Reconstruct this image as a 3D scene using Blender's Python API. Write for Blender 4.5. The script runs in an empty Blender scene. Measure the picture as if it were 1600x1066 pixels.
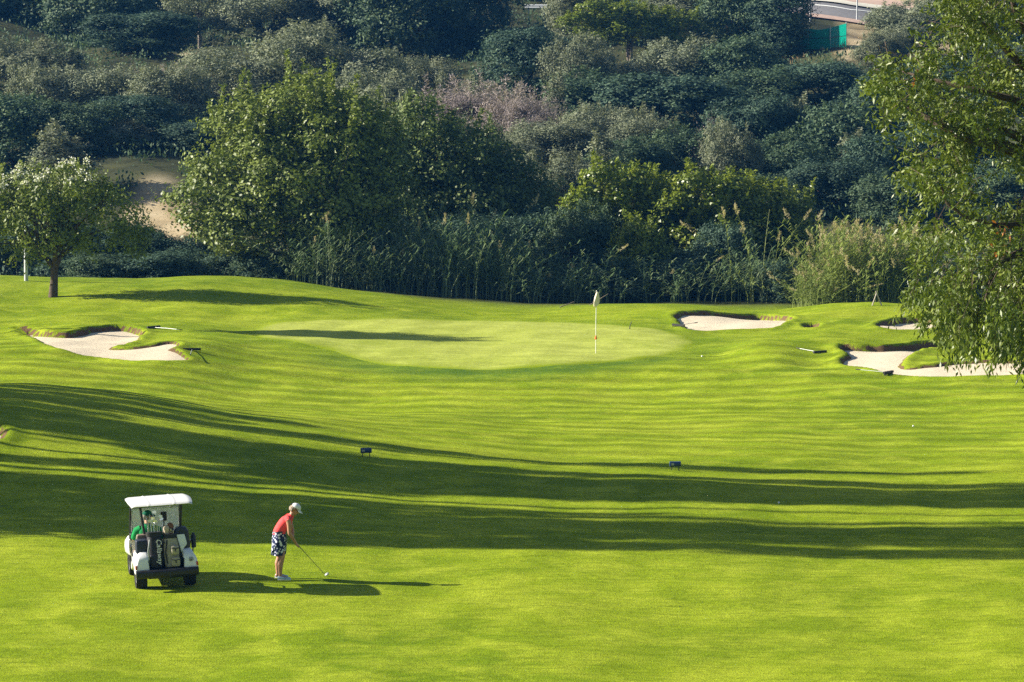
import bpy, bmesh, math
import numpy as np
from mathutils import Vector, Matrix

# ------------------------------------------------------------------ camera, sky, sun, exposure
S = bpy.context.scene
COL = S.collection
HC, FPX = 11.56, 5600.0                     # eye height, focal length in 1600 px wide pixels
A0 = math.atan((533 + 20) / FPX)            # downward pitch
cd = bpy.data.cameras.new('camera'); cd.lens = 36 * FPX / 1600; cd.sensor_width = 36
cd.clip_start = 0.5; cd.clip_end = 3000
cam = bpy.data.objects.new('camera', cd); COL.objects.link(cam)
cam.location = (0, 0, HC); cam.rotation_euler = (math.pi / 2 - A0, 0, 0)
S.camera = cam
SUN_EL = math.radians(25.5); SHY = -.11; SH = Vector((1, SHY)).normalized()
w = bpy.data.worlds.new('World'); S.world = w; w.use_nodes = True
sky = w.node_tree.nodes.new('ShaderNodeTexSky'); sky.sky_type = 'NISHITA'; sky.sun_disc = False
sky.sun_elevation = SUN_EL; sky.sun_rotation = math.atan2(-SH.x, -SH.y)
bg = w.node_tree.nodes['Background']; bg.inputs[1].default_value = 0.05
w.node_tree.links.new(sky.outputs[0], bg.inputs[0])
sd = bpy.data.lights.new('sun', 'SUN'); sd.energy = 5.0; sd.angle = math.radians(0.5); sd.color = (1.0, 0.93, 0.80)
sun = bpy.data.objects.new('sun', sd); COL.objects.link(sun)
SUND = Vector((SH.x * math.cos(SUN_EL), SH.y * math.cos(SUN_EL), -math.sin(SUN_EL)))
sun.rotation_euler = SUND.to_track_quat('-Z', 'Y').to_euler(); sun.location = (-40, 60, 60)
S.view_settings.view_transform = 'Standard'; S.view_settings.look = 'None'
S.view_settings.exposure = 1.30; S.view_settings.gamma = 1
S.render.engine = 'CYCLES'
S.cycles.max_bounces = 5; S.cycles.diffuse_bounces = 3; S.cycles.transmission_bounces = 4
S.cycles.transparent_max_bounces = 8; S.cycles.use_denoising = False

# ------------------------------------------------------------------ projection helpers
CA, SA = math.cos(A0), math.sin(A0)
def ray(px, py):
    u = (px - 800) / FPX; v = (533 - py) / FPX
    d = np.array([u, CA + v * SA, -SA + v * CA]); return d / d[1]     # scaled so that y advances 1 m
def at_depth(px, py, d):
    r = ray(px, py); return np.array([r[0] * d, d, HC + r[2] * d])

# ------------------------------------------------------------------ terrain
PY = np.array([-60, -20, 0, 10, 20, 30, 40, 50, 60, 70, 80, 90, 100, 108, 113, 117, 121, 130, 137, 142, 148, 156, 164, 172, 186, 200, 250, 300, 360, 450, 700, 1400], float)
PZ = np.array([10.4, 10.2, 9.9, 7, 3.6, 1.1, .15, .03, 0, 0, -.05, -.3, -.75, -1.10, -1.12, -.96, -.92, -1.0, -1.12, -1.4, -1.8, -2.2, -2.45, -2.4, -.9, .7, 6.2, 11.5, 18, 27, 45, 60], float)
_t = np.zeros_like(PZ)
_d = np.diff(PZ) / np.diff(PY)
_t[1:-1] = np.where(_d[1:] * _d[:-1] > 0, 2 * _d[1:] * _d[:-1] / (_d[1:] + _d[:-1] + 1e-9), 0)   # monotone hermite
def prof(y):
    y = np.clip(y, PY[0], PY[-1]); i = np.clip(np.searchsorted(PY, y) - 1, 0, len(PY) - 2)
    h = PY[i + 1] - PY[i]; t = (y - PY[i]) / h
    return ((2*t**3 - 3*t**2 + 1) * PZ[i] + (t**3 - 2*t**2 + t) * h * _t[i] + (-2*t**3 + 3*t**2) * PZ[i+1] + (t**3 - t**2) * h * _t[i+1])
def sst(a, b, x):
    t = np.clip((x - a) / (b - a), 0, 1); return t * t * (3 - 2 * t)
def gs(x, c, s): return np.exp(-((x - c) / s) ** 2)
def base(x, y):
    x = np.asarray(x, float); y = np.asarray(y, float)
    z = prof(y)
    near = 1 - sst(150, 172, y)
    xl = np.maximum(x, -16)
    z = z + (1.25 * gs(xl, -14, 6.5) + .65 * gs(xl, -9, 9)) * gs(y, 90, 11)
    z = z + .95 * gs(xl, -15.5, 6) * gs(y, 113, 10)
    z = z + 1.35 * (1 - sst(-13, 1.5, x)) * gs(y, 150, 11)
    z = z + .42 * gs(x, 14.3, 3.0) * gs(y, 144, 3.2) + .3 * gs(x, 16, 6) * gs(y, 112, 8)
    z = z + .30 * gs(x, 5, 4) * gs(y, 147, 5)
    z = z + .05 * (x + 6.9) * gs(x, -6.9, 1.6) * gs(y, 68.5, 2.5)
    und = .05 * np.sin(.55 * x + .21 * y + 1) * np.sin(.33 * y - .12 * x) + .03 * np.sin(1.1 * x - .6 * y) * np.sin(.7 * y + .4 * x + 2) + .012 * np.sin(2.3 * x + 1.1 * y) * np.sin(1.9 * y - 1.3 * x)
    z = z + .34 * gs(x, -10.6, 1.7) * gs(y, 121, 7) + .16 * gs(x, -7.2, 1.6) * gs(y, 141, 4)     # swells beside the green
    z = z + .26 * gs(x, 8.6, 1.3) * gs(y, 122, 3.5) + .2 * gs(x, 11.2, 1.2) * gs(y, 127, 3) + .22 * gs(x, 6.5, 1.6) * gs(y, 139, 4) - .12 * gs(x, 9.9, 1.0) * gs(y, 119, 3)
    und = und * (1 + .9 * gs(y, 128, 16) * (1 - gs(x, 0, 7)))
    z = z + und * near * sst(40, 60, y)
    hill = sst(172, 190, y)
    z = z + hill * (.9 * np.sin(.11 * x + .07 * y + .6) + .5 * np.sin(.23 * x - .13 * y + 2) + .25 * np.sin(.5 * x + .31 * y))
    z = z + hill * .05 * np.maximum(0, np.abs(x) - 35)
    # dry bank on the hill foot
    z = z + hill * .6 * gs(x, -19.5, 5) * gs(y, 198, 6)
    return z

def hit(px, py, fn=base, y0=42.0, y1=420.0):
    r = ray(px, py); ys = np.arange(y0, y1, .25)
    zz = HC + r[2] * ys; g = fn(r[0] * ys, ys)
    k = np.argmax(zz <= g)
    if zz[k] > g[k]: k = len(ys) - 1
    a, b = ys[max(k - 1, 0)], ys[k]
    for _ in range(30):
        m = .5 * (a + b)
        if HC + r[2] * m <= fn(np.array([r[0] * m]), np.array([m]))[0]: b = m
        else: a = m
    return np.array([r[0] * b, b, fn(np.array([r[0] * b]), np.array([b]))[0]])

def smooth_poly(P, n=3):
    P = np.asarray(P)
    for _ in range(n):
        Q = np.roll(P, -1, 0); P = np.stack([.75 * P + .25 * Q, .25 * P + .75 * Q], 1).reshape(-1, 2)
    return P
def sdf(x, y, P):
    sh = x.shape; x = x.ravel(); y = y.ravel(); d = np.full(x.size, 1e9); ins = np.zeros(x.size, bool)
    for (ax, ay), (bx, by) in zip(P, np.roll(P, -1, 0)):
        ex, ey = bx - ax, by - ay; L = ex * ex + ey * ey + 1e-12
        t = np.clip(((x - ax) * ex + (y - ay) * ey) / L, 0, 1)
        d = np.minimum(d, np.hypot(x - ax - t * ex, y - ay - t * ey))
        c = ((ay > y) != (by > y))
        xi = ax + (y - ay) / (by - ay + 1e-12) * ex
        ins ^= c & (x < xi)
    return np.where(ins, -d, d).reshape(sh)

# bunkers: outline where they lie in the turf, lip depth at the back, lip depth at the front
BK = [
 dict(px=[(22,508),(45,513),(62,518),(80,520),(112,521),(150,511),(202,509),(230,518),(218,530),(206,537),(176,543),(182,546),(225,543),(275,535),(282,541),(264,546),(292,558),(300,566),(240,567),(170,562),(115,555),(78,543),(52,530),(34,518)], back=.17, front=.03),
 dict(px=[(1050,490),(1100,488),(1180,490),(1246,495),(1232,505),(1205,516),(1120,518),(1072,518),(1062,506)], back=.17, front=.03),
 dict(px=[(1362,510),(1388,500),(1425,497),(1470,500),(1480,512),(1440,517),(1380,516)], back=.17, front=.03),
 dict(px=[(1252,509),(1268,506),(1282,507),(1280,513),(1258,514)], back=.17, front=.03),
 dict(px=[(1303,538),(1340,541),(1400,541),(1450,534),(1500,529),(1520,533),(1470,541),(1430,552),(1408,566),(1412,577),(1450,573),(1500,566),(1560,564),(1640,566),(1640,586),(1560,588),(1480,592),(1420,590),(1370,580),(1305,570),(1318,560),(1328,553)], back=.19, front=.03),
 dict(px=[(-60,640),(-30,648),(-8,662),(2,668),(12,680),(2,690),(-60,700)], back=.25, front=.03),
]
for b in BK:
    W = np.array([hit(*p)[:2] for p in b['px']])
    b['poly'] = smooth_poly(W, 2)
    b['lo'] = b['poly'].min(0) - 1.2; b['hi'] = b['poly'].max(0) + 1.2
def bdepth(b, x, y):
    lo, hi = b['poly'].min(0), b['poly'].max(0)
    return b['front'] + (b['back'] - b['front']) * sst(.1, .9, (y - lo[1]) / (hi[1] - lo[1]))
def ground(x, y, soil=None):
    x = np.asarray(x, float); y = np.asarray(y, float); z = base(x, y)
    for b in BK:
        m = (x > b['lo'][0]) & (x < b['hi'][0]) & (y > b['lo'][1]) & (y < b['hi'][1])
        if not m.any(): continue
        xm, ym = x[m], y[m]; s = sdf(xm, ym, b['poly'])
        wob = .05 * np.sin(3.1 * xm + 2 * np.sin(1.7 * ym)) * np.sin(2.3 * ym + 1.3 * xm) + .03 * np.sin(7.7 * xm + 1.9 * ym)
        s = s + wob
        dz = -(bdepth(b, xm, ym) + .07) * sst(.04, -.22, s) + .07 * gs(s, .12, .25)
        zz = z[m] + dz; z[m] = zz
        if soil is not None:
            so = soil[m]; soil[m] = np.maximum(so, np.clip(1 - np.abs(s + .09) / .14, 0, 1))
    return z
def gz(x, y): return float(ground(np.array([x]), np.array([y]))[0])
def gpt(px, py):
    p = hit(px, py, fn=ground); return Vector(p)

# ------------------------------------------------------------------ mesh builders
def mesh_np(name, V, F, mats, smooth=True, attrs=None, mi=None):
    me = bpy.data.meshes.new(name)
    V = np.asarray(V, np.float32); F = np.asarray(F, np.int32); k = F.shape[1]
    me.vertices.add(len(V)); me.vertices.foreach_set('co', V.ravel())
    me.loops.add(F.size); me.loops.foreach_set('vertex_index', F.ravel())
    me.polygons.add(len(F)); me.polygons.foreach_set('loop_start', np.arange(len(F), dtype=np.int32) * k)
    me.polygons.foreach_set('loop_total', np.full(len(F), k, np.int32))
    me.polygons.foreach_set('use_smooth', np.full(len(F), smooth))
    if mi is not None: me.polygons.foreach_set('material_index', np.asarray(mi, np.int32))
    for n, a in (attrs or {}).items():
        at = me.attributes.new(n, 'FLOAT', 'POINT'); at.data.foreach_set('value', np.asarray(a, np.float32))
    for m in (mats if isinstance(mats, (list, tuple)) else [mats]): me.materials.append(m)
    me.update(calc_edges=True); me.validate()
    return me
def link(name, me, parent=None, loc=None):
    o = bpy.data.objects.new(name, me); COL.objects.link(o)
    if parent is not None: o.parent = parent
    if loc is not None: o.location = loc
    return o
def tag(o, label=None, cat=None, group=None, kind=None):
    for k, v in (('label', label), ('category', cat), ('group', group), ('kind', kind)):
        if v: o[k] = v
    return o
def empty(name, loc=(0, 0, 0), rz=0):
    o = bpy.data.objects.new(name, None); COL.objects.link(o); o.location = loc; o.rotation_euler = (0, 0, rz)
    o.empty_display_size = .2; return o

class MB:
    def __init__(s): s.v = []; s.f = []
    def add(s, V, F):
        n = len(s.v); s.v += [tuple(map(float, p)) for p in V]; s.f += [tuple(i + n for i in f) for f in F]
    def box(s, lo, hi, M=None):
        (a, b, c), (d, e, f) = lo, hi
        V = [(a,b,c),(d,b,c),(d,e,c),(a,e,c),(a,b,f),(d,b,f),(d,e,f),(a,e,f)]
        if M is not None: V = [tuple(M @ Vector(p)) for p in V]
        s.add(V, [(0,3,2,1),(4,5,6,7),(0,1,5,4),(1,2,6,5),(2,3,7,6),(3,0,4,7)]); return s
    def tube(s, pts, radii, n=8, round_ends=False, sq=1.0, ref=None):
        P = [Vector(p) for p in pts]; R = list(radii) if hasattr(radii, '__len__') else [radii] * len(P)
        if round_ends:
            d0 = (P[0] - P[1]).normalized(); d1 = (P[-1] - P[-2]).normalized(); r0, r1 = R[0], R[-1]
            P = [P[0] + d0 * r0 * .97, P[0] + d0 * r0 * .7] + P + [P[-1] + d1 * r1 * .7, P[-1] + d1 * r1 * .97]
            R = [r0 * .22, r0 * .72] + R + [r1 * .72, r1 * .22]
        V = []; prev = None
        for i, p in enumerate(P):
            t = (P[min(i + 1, len(P) - 1)] - P[max(i - 1, 0)]).normalized()
            if prev is None:
                a = Vector(ref) if ref else (Vector((0, 0, 1)) if abs(t.z) < .9 else Vector((1, 0, 0)))
                u = (a - t * a.dot(t)).normalized()
            else: u = (prev - t * prev.dot(t)).normalized()
            prev = u; v = t.cross(u)
            for k in range(n):
                th = 2 * math.pi * k / n; V.append(p + u * (math.cos(th) * R[i]) + v * (math.sin(th) * R[i] * sq))
        F = [(i*n+k, i*n+(k+1) % n, (i+1)*n+(k+1) % n, (i+1)*n+k) for i in range(len(P)-1) for k in range(n)]
        F += [tuple(range(n))[::-1], tuple(range((len(P)-1)*n, len(P)*n))]
        s.add(V, F); return s
    def loft(s, rings, cap=True):
        n = len(rings[0]); V = [p for r in rings for p in r]
        F = [(i*n+k, i*n+(k+1) % n, (i+1)*n+(k+1) % n, (i+1)*n+k) for i in range(len(rings)-1) for k in range(n)]
        if cap: F += [tuple(range(n))[::-1], tuple(range((len(rings)-1)*n, len(rings)*n))]
        s.add(V, F); return s
    def ell(s, c, r, M=None, nu=14, nv=9):
        c = Vector(c); V = []
        for j in range(nv + 1):
            ph = math.pi * min(max(j / nv, .02), .98)
            for i in range(nu):
                th = 2 * math.pi * i / nu
                p = Vector((r[0]*math.sin(ph)*math.cos(th), r[1]*math.sin(ph)*math.sin(th), r[2]*math.cos(ph)))
                V.append(c + ((M @ p) if M is not None else p))
        F = [(j*nu+i, (j+1)*nu+i, (j+1)*nu+(i+1) % nu, j*nu+(i+1) % nu) for j in range(nv) for i in range(nu)]
        F += [tuple(range(nu)), tuple(range(nv*nu, (nv+1)*nu))[::-1]]
        s.add(V, F); return s
    def lathe(s, prof, axis=2, n=24, c=(0,0,0)):
        V = []
        for r, h in prof:
            for k in range(n):
                th = 2*math.pi*k/n; a, b = r*math.cos(th), r*math.sin(th)
                V.append({0:(c[0]+h, c[1]+a, c[2]+b), 1:(c[0]+a, c[1]+h, c[2]+b), 2:(c[0]+a, c[1]+b, c[2]+h)}[axis])
        m = len(prof)
        s.add(V, [(i*n+k, i*n+(k+1) % n, (i+1)*n+(k+1) % n, (i+1)*n+k) for i in range(m-1) for k in range(n)]); return s
    def prism(s, poly, lo, hi, axis=0):
        n = len(poly)
        def p3(p, h): return {0:(h, p[0], p[1]), 1:(p[0], h, p[1]), 2:(p[0], p[1], h)}[axis]
        s.add([p3(p, lo) for p in poly] + [p3(p, hi) for p in poly],
              [tuple(range(n))[::-1], tuple(range(n, 2*n))] + [(k, (k+1) % n, n+(k+1) % n, n+k) for k in range(n)]); return s
    def build(s, name, mat, parent=None, smooth=True, bevel=0, seg=2, solid=0, remesh=0, sm=0, subd=0, angle=40):
        me = bpy.data.meshes.new(name); me.from_pydata(s.v, [], s.f); me.materials.append(mat)
        bm = bmesh.new(); bm.from_mesh(me); bmesh.ops.recalc_face_normals(bm, faces=bm.faces); bm.to_mesh(me); bm.free()
        if smooth:
            me.polygons.foreach_set('use_smooth', [True] * len(me.polygons))
        me.update()
        o = link(name, me, parent)
        if remesh:
            m = o.modifiers.new('remesh', 'REMESH'); m.mode = 'VOXEL'; m.voxel_size = remesh; m.use_smooth_shade = True
        if sm:
            m = o.modifiers.new('smooth', 'SMOOTH'); m.factor = .5; m.iterations = sm
        if solid:
            m = o.modifiers.new('solid', 'SOLIDIFY'); m.thickness = solid
        if bevel:
            m = o.modifiers.new('bevel', 'BEVEL'); m.width = bevel; m.segments = seg; m.limit_method = 'ANGLE'; m.angle_limit = math.radians(35); m.harden_normals = False
        if subd:
            m = o.modifiers.new('subd', 'SUBSURF'); m.levels = subd; m.render_levels = subd
        if smooth and not remesh:
            m = o.modifiers.new('split', 'EDGE_SPLIT'); m.split_angle = math.radians(angle); m.use_edge_sharp = False
        return o

# ------------------------------------------------------------------ materials
class NT:
    def __init__(s, name):
        s.m = bpy.data.materials.new(name); s.m.use_nodes = True; s.t = s.m.node_tree; s.n = s.t.nodes
        s.out = s.n['Material Output']; s.p = s.n['Principled BSDF']
        s.pos = None
    def new(s, k, **kw):
        n = s.n.new(k)
        for a, b in kw.items(): setattr(n, a, b)
        return n
    def L(s, a, b): s.t.links.new(a, b)
    def P(s):
        if s.pos is None: s.pos = s.new('ShaderNodeTexCoord').outputs['Object']
        return s.pos
    def noise(s, scale, detail=3, rough=.55, vec=None, dist=0):
        n = s.new('ShaderNodeTexNoise'); n.inputs['Scale'].default_value = scale; n.inputs['Detail'].default_value = detail
        n.inputs['Roughness'].default_value = rough; n.inputs['Distortion'].default_value = dist
        s.L(vec if vec is not None else s.P(), n.inputs['Vector']); return n.outputs['Fac']
    def mapv(s, scale):
        m = s.new('ShaderNodeMapping'); m.inputs['Scale'].default_value = scale; s.L(s.P(), m.inputs['Vector']); return m.outputs[0]
    def ramp(s, fac, stops, interp='LINEAR'):
        r = s.new('ShaderNodeValToRGB'); r.color_ramp.interpolation = interp; e = r.color_ramp.elements
        while len(e) < len(stops): e.new(.5)
        for k, (p, c) in enumerate(stops): e[k].position = p; e[k].color = (*c, 1) if len(c) == 3 else c
        s.L(fac, r.inputs[0]); return r.outputs[0]
    def mix(s, fac, a, b, mode='MIX'):
        m = s.new('ShaderNodeMix', data_type='RGBA', blend_type=mode)
        for i, x in ((0, fac), (6, a), (7, b)):
            if isinstance(x, (int, float)): m.inputs[i].default_value = x
            elif isinstance(x, (tuple, list)): m.inputs[i].default_value = (*x, 1)
            else: s.L(x, m.inputs[i])
        return m.outputs[2]
    def math(s, op, a, b=0.0, clamp=False):
        m = s.new('ShaderNodeMath', operation=op); m.use_clamp = clamp
        for i, x in ((0, a), (1, b)):
            if isinstance(x, (int, float)): m.inputs[i].default_value = x
            else: s.L(x, m.inputs[i])
        return m.outputs[0]
    def attr(s, name):
        a = s.new('ShaderNodeAttribute'); a.attribute_name = name; return a.outputs['Fac']
    def bump(s, h, strength, dist):
        b = s.new('ShaderNodeBump'); b.inputs['Strength'].default_value = strength; b.inputs['Distance'].default_value = dist
        s.L(h, b.inputs['Height']); s.L(b.outputs[0], s.p.inputs['Normal'])
    def base(s, c, rough=.6, spec=.5, metal=0):
        if isinstance(c, (tuple, list)): s.p.inputs['Base Color'].default_value = (*c, 1)
        else: s.L(c, s.p.inputs['Base Color'])
        s.p.inputs['Roughness'].default_value = rough; s.p.inputs['Specular IOR Level'].default_value = spec; s.p.inputs['Metallic'].default_value = metal
        return s.m

def plain(name, c, rough=.5, spec=.5, metal=0, var=.12, scale=18, bump=0, coat=0):
    t = NT(name); n = t.noise(scale, 4)
    col = t.ramp(n, [(.3, tuple(x * (1 - var) for x in c)), (.7, tuple(min(1, x * (1 + var)) for x in c))])
    if bump: t.bump(t.noise(scale * 6, 3), bump, .01)
    if coat: t.p.inputs['Coat Weight'].default_value = coat; t.p.inputs['Coat Roughness'].default_value = .08
    return t.base(col, rough, spec, metal)

def leafmat(name, c0, c1, c2, rough=.42, trans=.3, spec=.5, objvar=.25):
    t = NT(name); tone = t.attr('tone')
    col = t.ramp(tone, [(.0, c0), (.5, c1), (1., c2)])
    oi = t.new('ShaderNodeObjectInfo')
    hv = t.new('ShaderNodeHueSaturation'); t.L(col, hv.inputs['Color'])
    rv = t.math('MULTIPLY_ADD', oi.outputs['Random'], objvar); rv.node.inputs[2].default_value = 1 - objvar / 2
    t.L(rv, hv.inputs['Value']); t.base(hv.outputs[0], rough, spec)
    tr = t.new('ShaderNodeBsdfTranslucent'); t.L(t.mix(1.0, hv.outputs[0], (1.0, 1.0, .55), 'MULTIPLY'), tr.inputs['Color'])
    mx = t.new('ShaderNodeMixShader'); mx.inputs[0].default_value = trans
    t.L(t.p.outputs[0], mx.inputs[1]); t.L(tr.outputs[0], mx.inputs[2]); t.L(mx.outputs[0], t.out.inputs['Surface'])
    return t.m

def grass_mat(name, ca, cb, cc, stripes=.0, rough_attr=True, bump=.55, edge=None):
    t = NT(name)
    big = t.noise(.14, 4, .65); mid = t.noise(.8, 4, .6, dist=.4); med = t.noise(6, 4, .65); fine = t.noise(34, 3, .7)
    streak = t.noise(2.4, 4, .65, vec=t.mapv((.3, 2.2, 1)))
    col = t.ramp(big, [(.32, ca), (.55, cb), (.72, cc)])
    col = t.mix(t.ramp(mid, [(.42, (0,0,0)), (.68, (.7,.7,.7))]), col, tuple(x * 1.25 for x in cc))
    col = t.mix(t.ramp(streak, [(.50, (0,0,0)), (.70, (.55,.55,.55))]), col, tuple(x * .72 for x in ca))
    v = t.math('MULTIPLY_ADD', med, .9); v.node.inputs[2].default_value = .55
    f = t.math('MULTIPLY_ADD', fine, 1.9); f.node.inputs[2].default_value = .05
    vv = t.math('MULTIPLY', v, f)
    hs = t.new('ShaderNodeHueSaturation'); t.L(col, hs.inputs['Color']); t.L(vv, hs.inputs['Value'])
    c = hs.outputs[0]
    if stripes:
        sx = t.new('ShaderNodeSeparateXYZ'); t.L(t.P(), sx.inputs[0])
        wy = t.math('ADD', sx.outputs[1], t.math('MULTIPLY', t.noise(.03, 1), 1.6))
        sn = t.math('SINE', t.math('MULTIPLY', wy, 3.3))
        msk = t.ramp(t.math('MULTIPLY', sx.outputs[1], .005), [(.42, (0,0,0)), (.46, (1,1,1)), (.60, (1,1,1)), (.64, (0,0,0))])
        k = t.math('MULTIPLY', t.math('MULTIPLY', sn, stripes), msk); k2 = t.math('ADD', k, 1.0)
        h2 = t.new('ShaderNodeHueSaturation'); t.L(c, h2.inputs['Color']); t.L(k2, h2.inputs['Value']); c = h2.outputs[0]
    vo = t.new('ShaderNodeTexVoronoi'); vo.inputs['Scale'].default_value = 1.6; t.L(t.P(), vo.inputs['Vector'])
    dv = t.math('MULTIPLY', t.ramp(vo.outputs['Distance'], [(.03, (1,1,1)), (.07, (0,0,0))]), t.ramp(t.noise(.5, 2), [(.48, (0,0,0)), (.55, (.8,.8,.8))]))
    c = t.mix(dv, c, (.05, .07, .012))
    if edge is not None:
        c = t.mix(t.math('MULTIPLY', t.attr('edge'), 1.0), c, t.mix(fine, tuple(x * .7 for x in edge), tuple(x * 1.2 for x in edge)))
    if rough_attr:
        c = t.mix(t.math('MULTIPLY', t.attr('rough'), t.ramp(t.noise(1.6, 3), [(.3, (.4,.4,.4)), (.6, (.9,.9,.9))])), c, t.mix(fine, (.035, .085, .010), (.10, .19, .02)))
        c = t.mix(t.ramp(t.math('ADD', t.attr('soil'), t.math('MULTIPLY', t.math('SUBTRACT', t.noise(2.2, 4, .7), .5), 1.6)), [(.35, (0,0,0)), (.6, (1,1,1))]), c, t.mix(med, (.085, .05, .025), (.20, .13, .07)))
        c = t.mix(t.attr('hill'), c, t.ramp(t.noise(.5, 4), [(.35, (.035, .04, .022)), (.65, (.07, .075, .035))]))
        c = t.mix(t.attr('dryland'), c, t.ramp(t.noise(.35, 4), [(.35, (.22, .17, .10)), (.5, (.38, .30, .18)), (.65, (.50, .41, .27))]))
    hh = t.math('ADD', t.math('MULTIPLY', med, .6), fine)
    t.bump(hh, bump, .05)
    return t.base(c, .8, .03)

M = {}
M['grass'] = grass_mat('grass_turf', (.135, .207, .006), (.202, .272, .009), (.285, .332, .024), stripes=.19)
M['green'] = grass_mat('putting_turf', (.275, .33, .045), (.315, .36, .06), (.35, .385, .08), rough_attr=False, bump=.25, stripes=.06, edge=(.20, .27, .006))
t = NT('bunker_sand'); n1 = t.noise(3, 4); n2 = t.noise(60, 2); rk = t.noise(1.0, 2, vec=t.mapv((3, 14, 1)))
t.bump(t.math('ADD', t.math('ADD', n2, rk), n1), .5, .03)
M['sand'] = t.base(t.mix(n2, t.mix(n1, (.52, .42, .28), (.62, .53, .38)), (.70, .61, .46)), .9, .1)
M['bark'] = plain('bark', (.085, .062, .045), .9, .2, var=.5, scale=9, bump=.6)
M['palebark'] = plain('pale_bark', (.20, .165, .13), .85, .2, var=.4, scale=9, bump=.5)
M['glossy'] = leafmat('glossy_leaf', (.07, .10, .018), (.145, .19, .032), (.26, .31, .07), .46, .28, .3)
M['bright'] = leafmat('bright_leaf', (.07, .115, .010), (.15, .20, .015), (.27, .31, .035), .40, .33, .4)
M['olive'] = leafmat('olive_leaf', (.095, .115, .075), (.185, .212, .135), (.36, .375, .245), .8, .22, .08)
M['dark'] = leafmat('dark_leaf', (.030, .060, .034), (.074, .120, .064), (.15, .205, .098), .6, .22, .12)
M['deep'] = leafmat('deep_leaf', (.024, .05, .036), (.058, .10, .066), (.11, .165, .095), .6, .2, .1)
M['glossydark'] = leafmat('dark_glossy_leaf', (.048, .078, .022), (.105, .15, .042), (.20, .25, .075), .5, .26, .2)  # darker variant of the glossy leaf green
M['dry'] = leafmat('dry_leaf', (.15, .125, .125), (.27, .23, .225), (.42, .36, .34), .8, .25, .1)
M['straw'] = leafmat('straw', (.30, .20, .09), (.45, .32, .16), (.58, .45, .25), .8, .2, .1)
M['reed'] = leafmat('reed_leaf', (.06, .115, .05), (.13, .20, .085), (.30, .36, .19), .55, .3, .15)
M['reedlit'] = leafmat('sunlit_reed_leaf', (.12, .165, .035), (.21, .27, .06), (.33, .38, .12), .5, .35, .2)  # reed green with sunlight put into the colour, for the lit clumps
M['plume'] = leafmat('reed_plume', (.33, .28, .15), (.44, .39, .23), (.56, .50, .33), .8, .35, .05)
M['euca'] = leafmat('hanging_leaf', (.045, .075, .010), (.10, .14, .016), (.21, .25, .045), .42, .24, .35)
M['rust'] = leafmat('rust_leaf', (.40, .12, .02), (.50, .17, .03), (.55, .22, .04), .5, .3)
M['blossom'] = leafmat('blossom', (.62, .64, .58), (.75, .76, .70), (.85, .85, .80), .6, .3, .2, .0)
M['asphalt'] = plain('asphalt', (.17, .165, .17), .9, .2, var=.15, scale=3)
M['kerb'] = plain('kerb_stone', (.62, .58, .48), .85, .2, var=.12, scale=2)
M['paving'] = plain('pink_paving', (.42, .30, .24), .85, .2, var=.15, scale=2)
M['linepaint'] = plain('road_paint', (.72, .72, .68), .7, .3, var=.05)

# ------------------------------------------------------------------ ground sheet
def axis(pts):
    out = []
    for a, b, s in pts: out += list(np.arange(a, b - 1e-6, s))
    return np.array(out + [pts[-1][1]])
GX = axis([(-900, -100, 50), (-100, -40, 5), (-40, -22, 1), (-22, -17, .3), (-17, 18, .13), (18, 22, .3), (22, 60, 1), (60, 120, 5), (120, 900, 60)])
GY = axis([(-60, 40, 4), (40, 62, .5), (62, 104, .3), (104, 146, .16), (146, 172, .4), (172, 300, 1.2), (300, 400, 5), (400, 1400, 50)])
gx, gy = np.meshgrid(GX, GY); soil = np.zeros(gx.shape); zg = ground(gx, gy, soil)
GC = np.array([hit(760, 535)[:2]])[0]
green_px = [(372,520),(400,506),(480,499),(600,497),(760,499),(900,503),(1010,510),(1080,524),(1098,540),(1060,556),(960,568),(840,577),(700,579),(600,573),(540,560),(500,545),(440,534)]
GP = smooth_poly(np.array([hit(*p)[:2] for p in green_px]), 2)
sg = np.full(gx.shape, 9.0); mk = (np.abs(gx) < 20) & (gy > 105) & (gy < 150); sg[mk] = sdf(gx[mk], gy[mk], GP)
rough = sst(3.2, .3, sg) * sst(124, 117, gy) * sst(9, 2, gx)
rough = np.maximum(rough, sst(1.3, .3, sg) * sst(-2, .3, sg) * sst(124, 119, gy) * .9)            # longer grass on the bank before the green, with the slope's shade painted in
rough = np.maximum(rough, .22 * sst(3.0, .5, sg))
rough = np.maximum(rough, .35 * sst(140, 150, gy))
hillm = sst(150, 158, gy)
gpx = 800 + FPX * gx / np.maximum(gy, 1)
dryl = np.maximum.reduce([sst(.25, .5, gs(gpx, 245, 66) * gs(gy, 187, 11)), sst(.2, .4, gs(gpx, 312, 36) * gs(gy, 249, 8)), sst(0, 1, (gpx - 1300) / 30) * sst(240, 250, gy) * sst(330, 300, gy) * (gpx < 1500)]) * hillm
nx, ny = len(GX), len(GY); idx = np.arange(nx * ny).reshape(ny, nx)
F = np.stack([idx[:-1, :-1], idx[:-1, 1:], idx[1:, 1:], idx[1:, :-1]], -1).reshape(-1, 4)
me = mesh_np('ground', np.stack([gx, gy, zg], -1).reshape(-1, 3), F, M['grass'], True, {'rough': rough.ravel(), 'soil': soil.ravel(), 'hill': hillm.ravel(), 'dryland': dryl.ravel()})
tag(link('ground', me), kind='structure')

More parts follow.
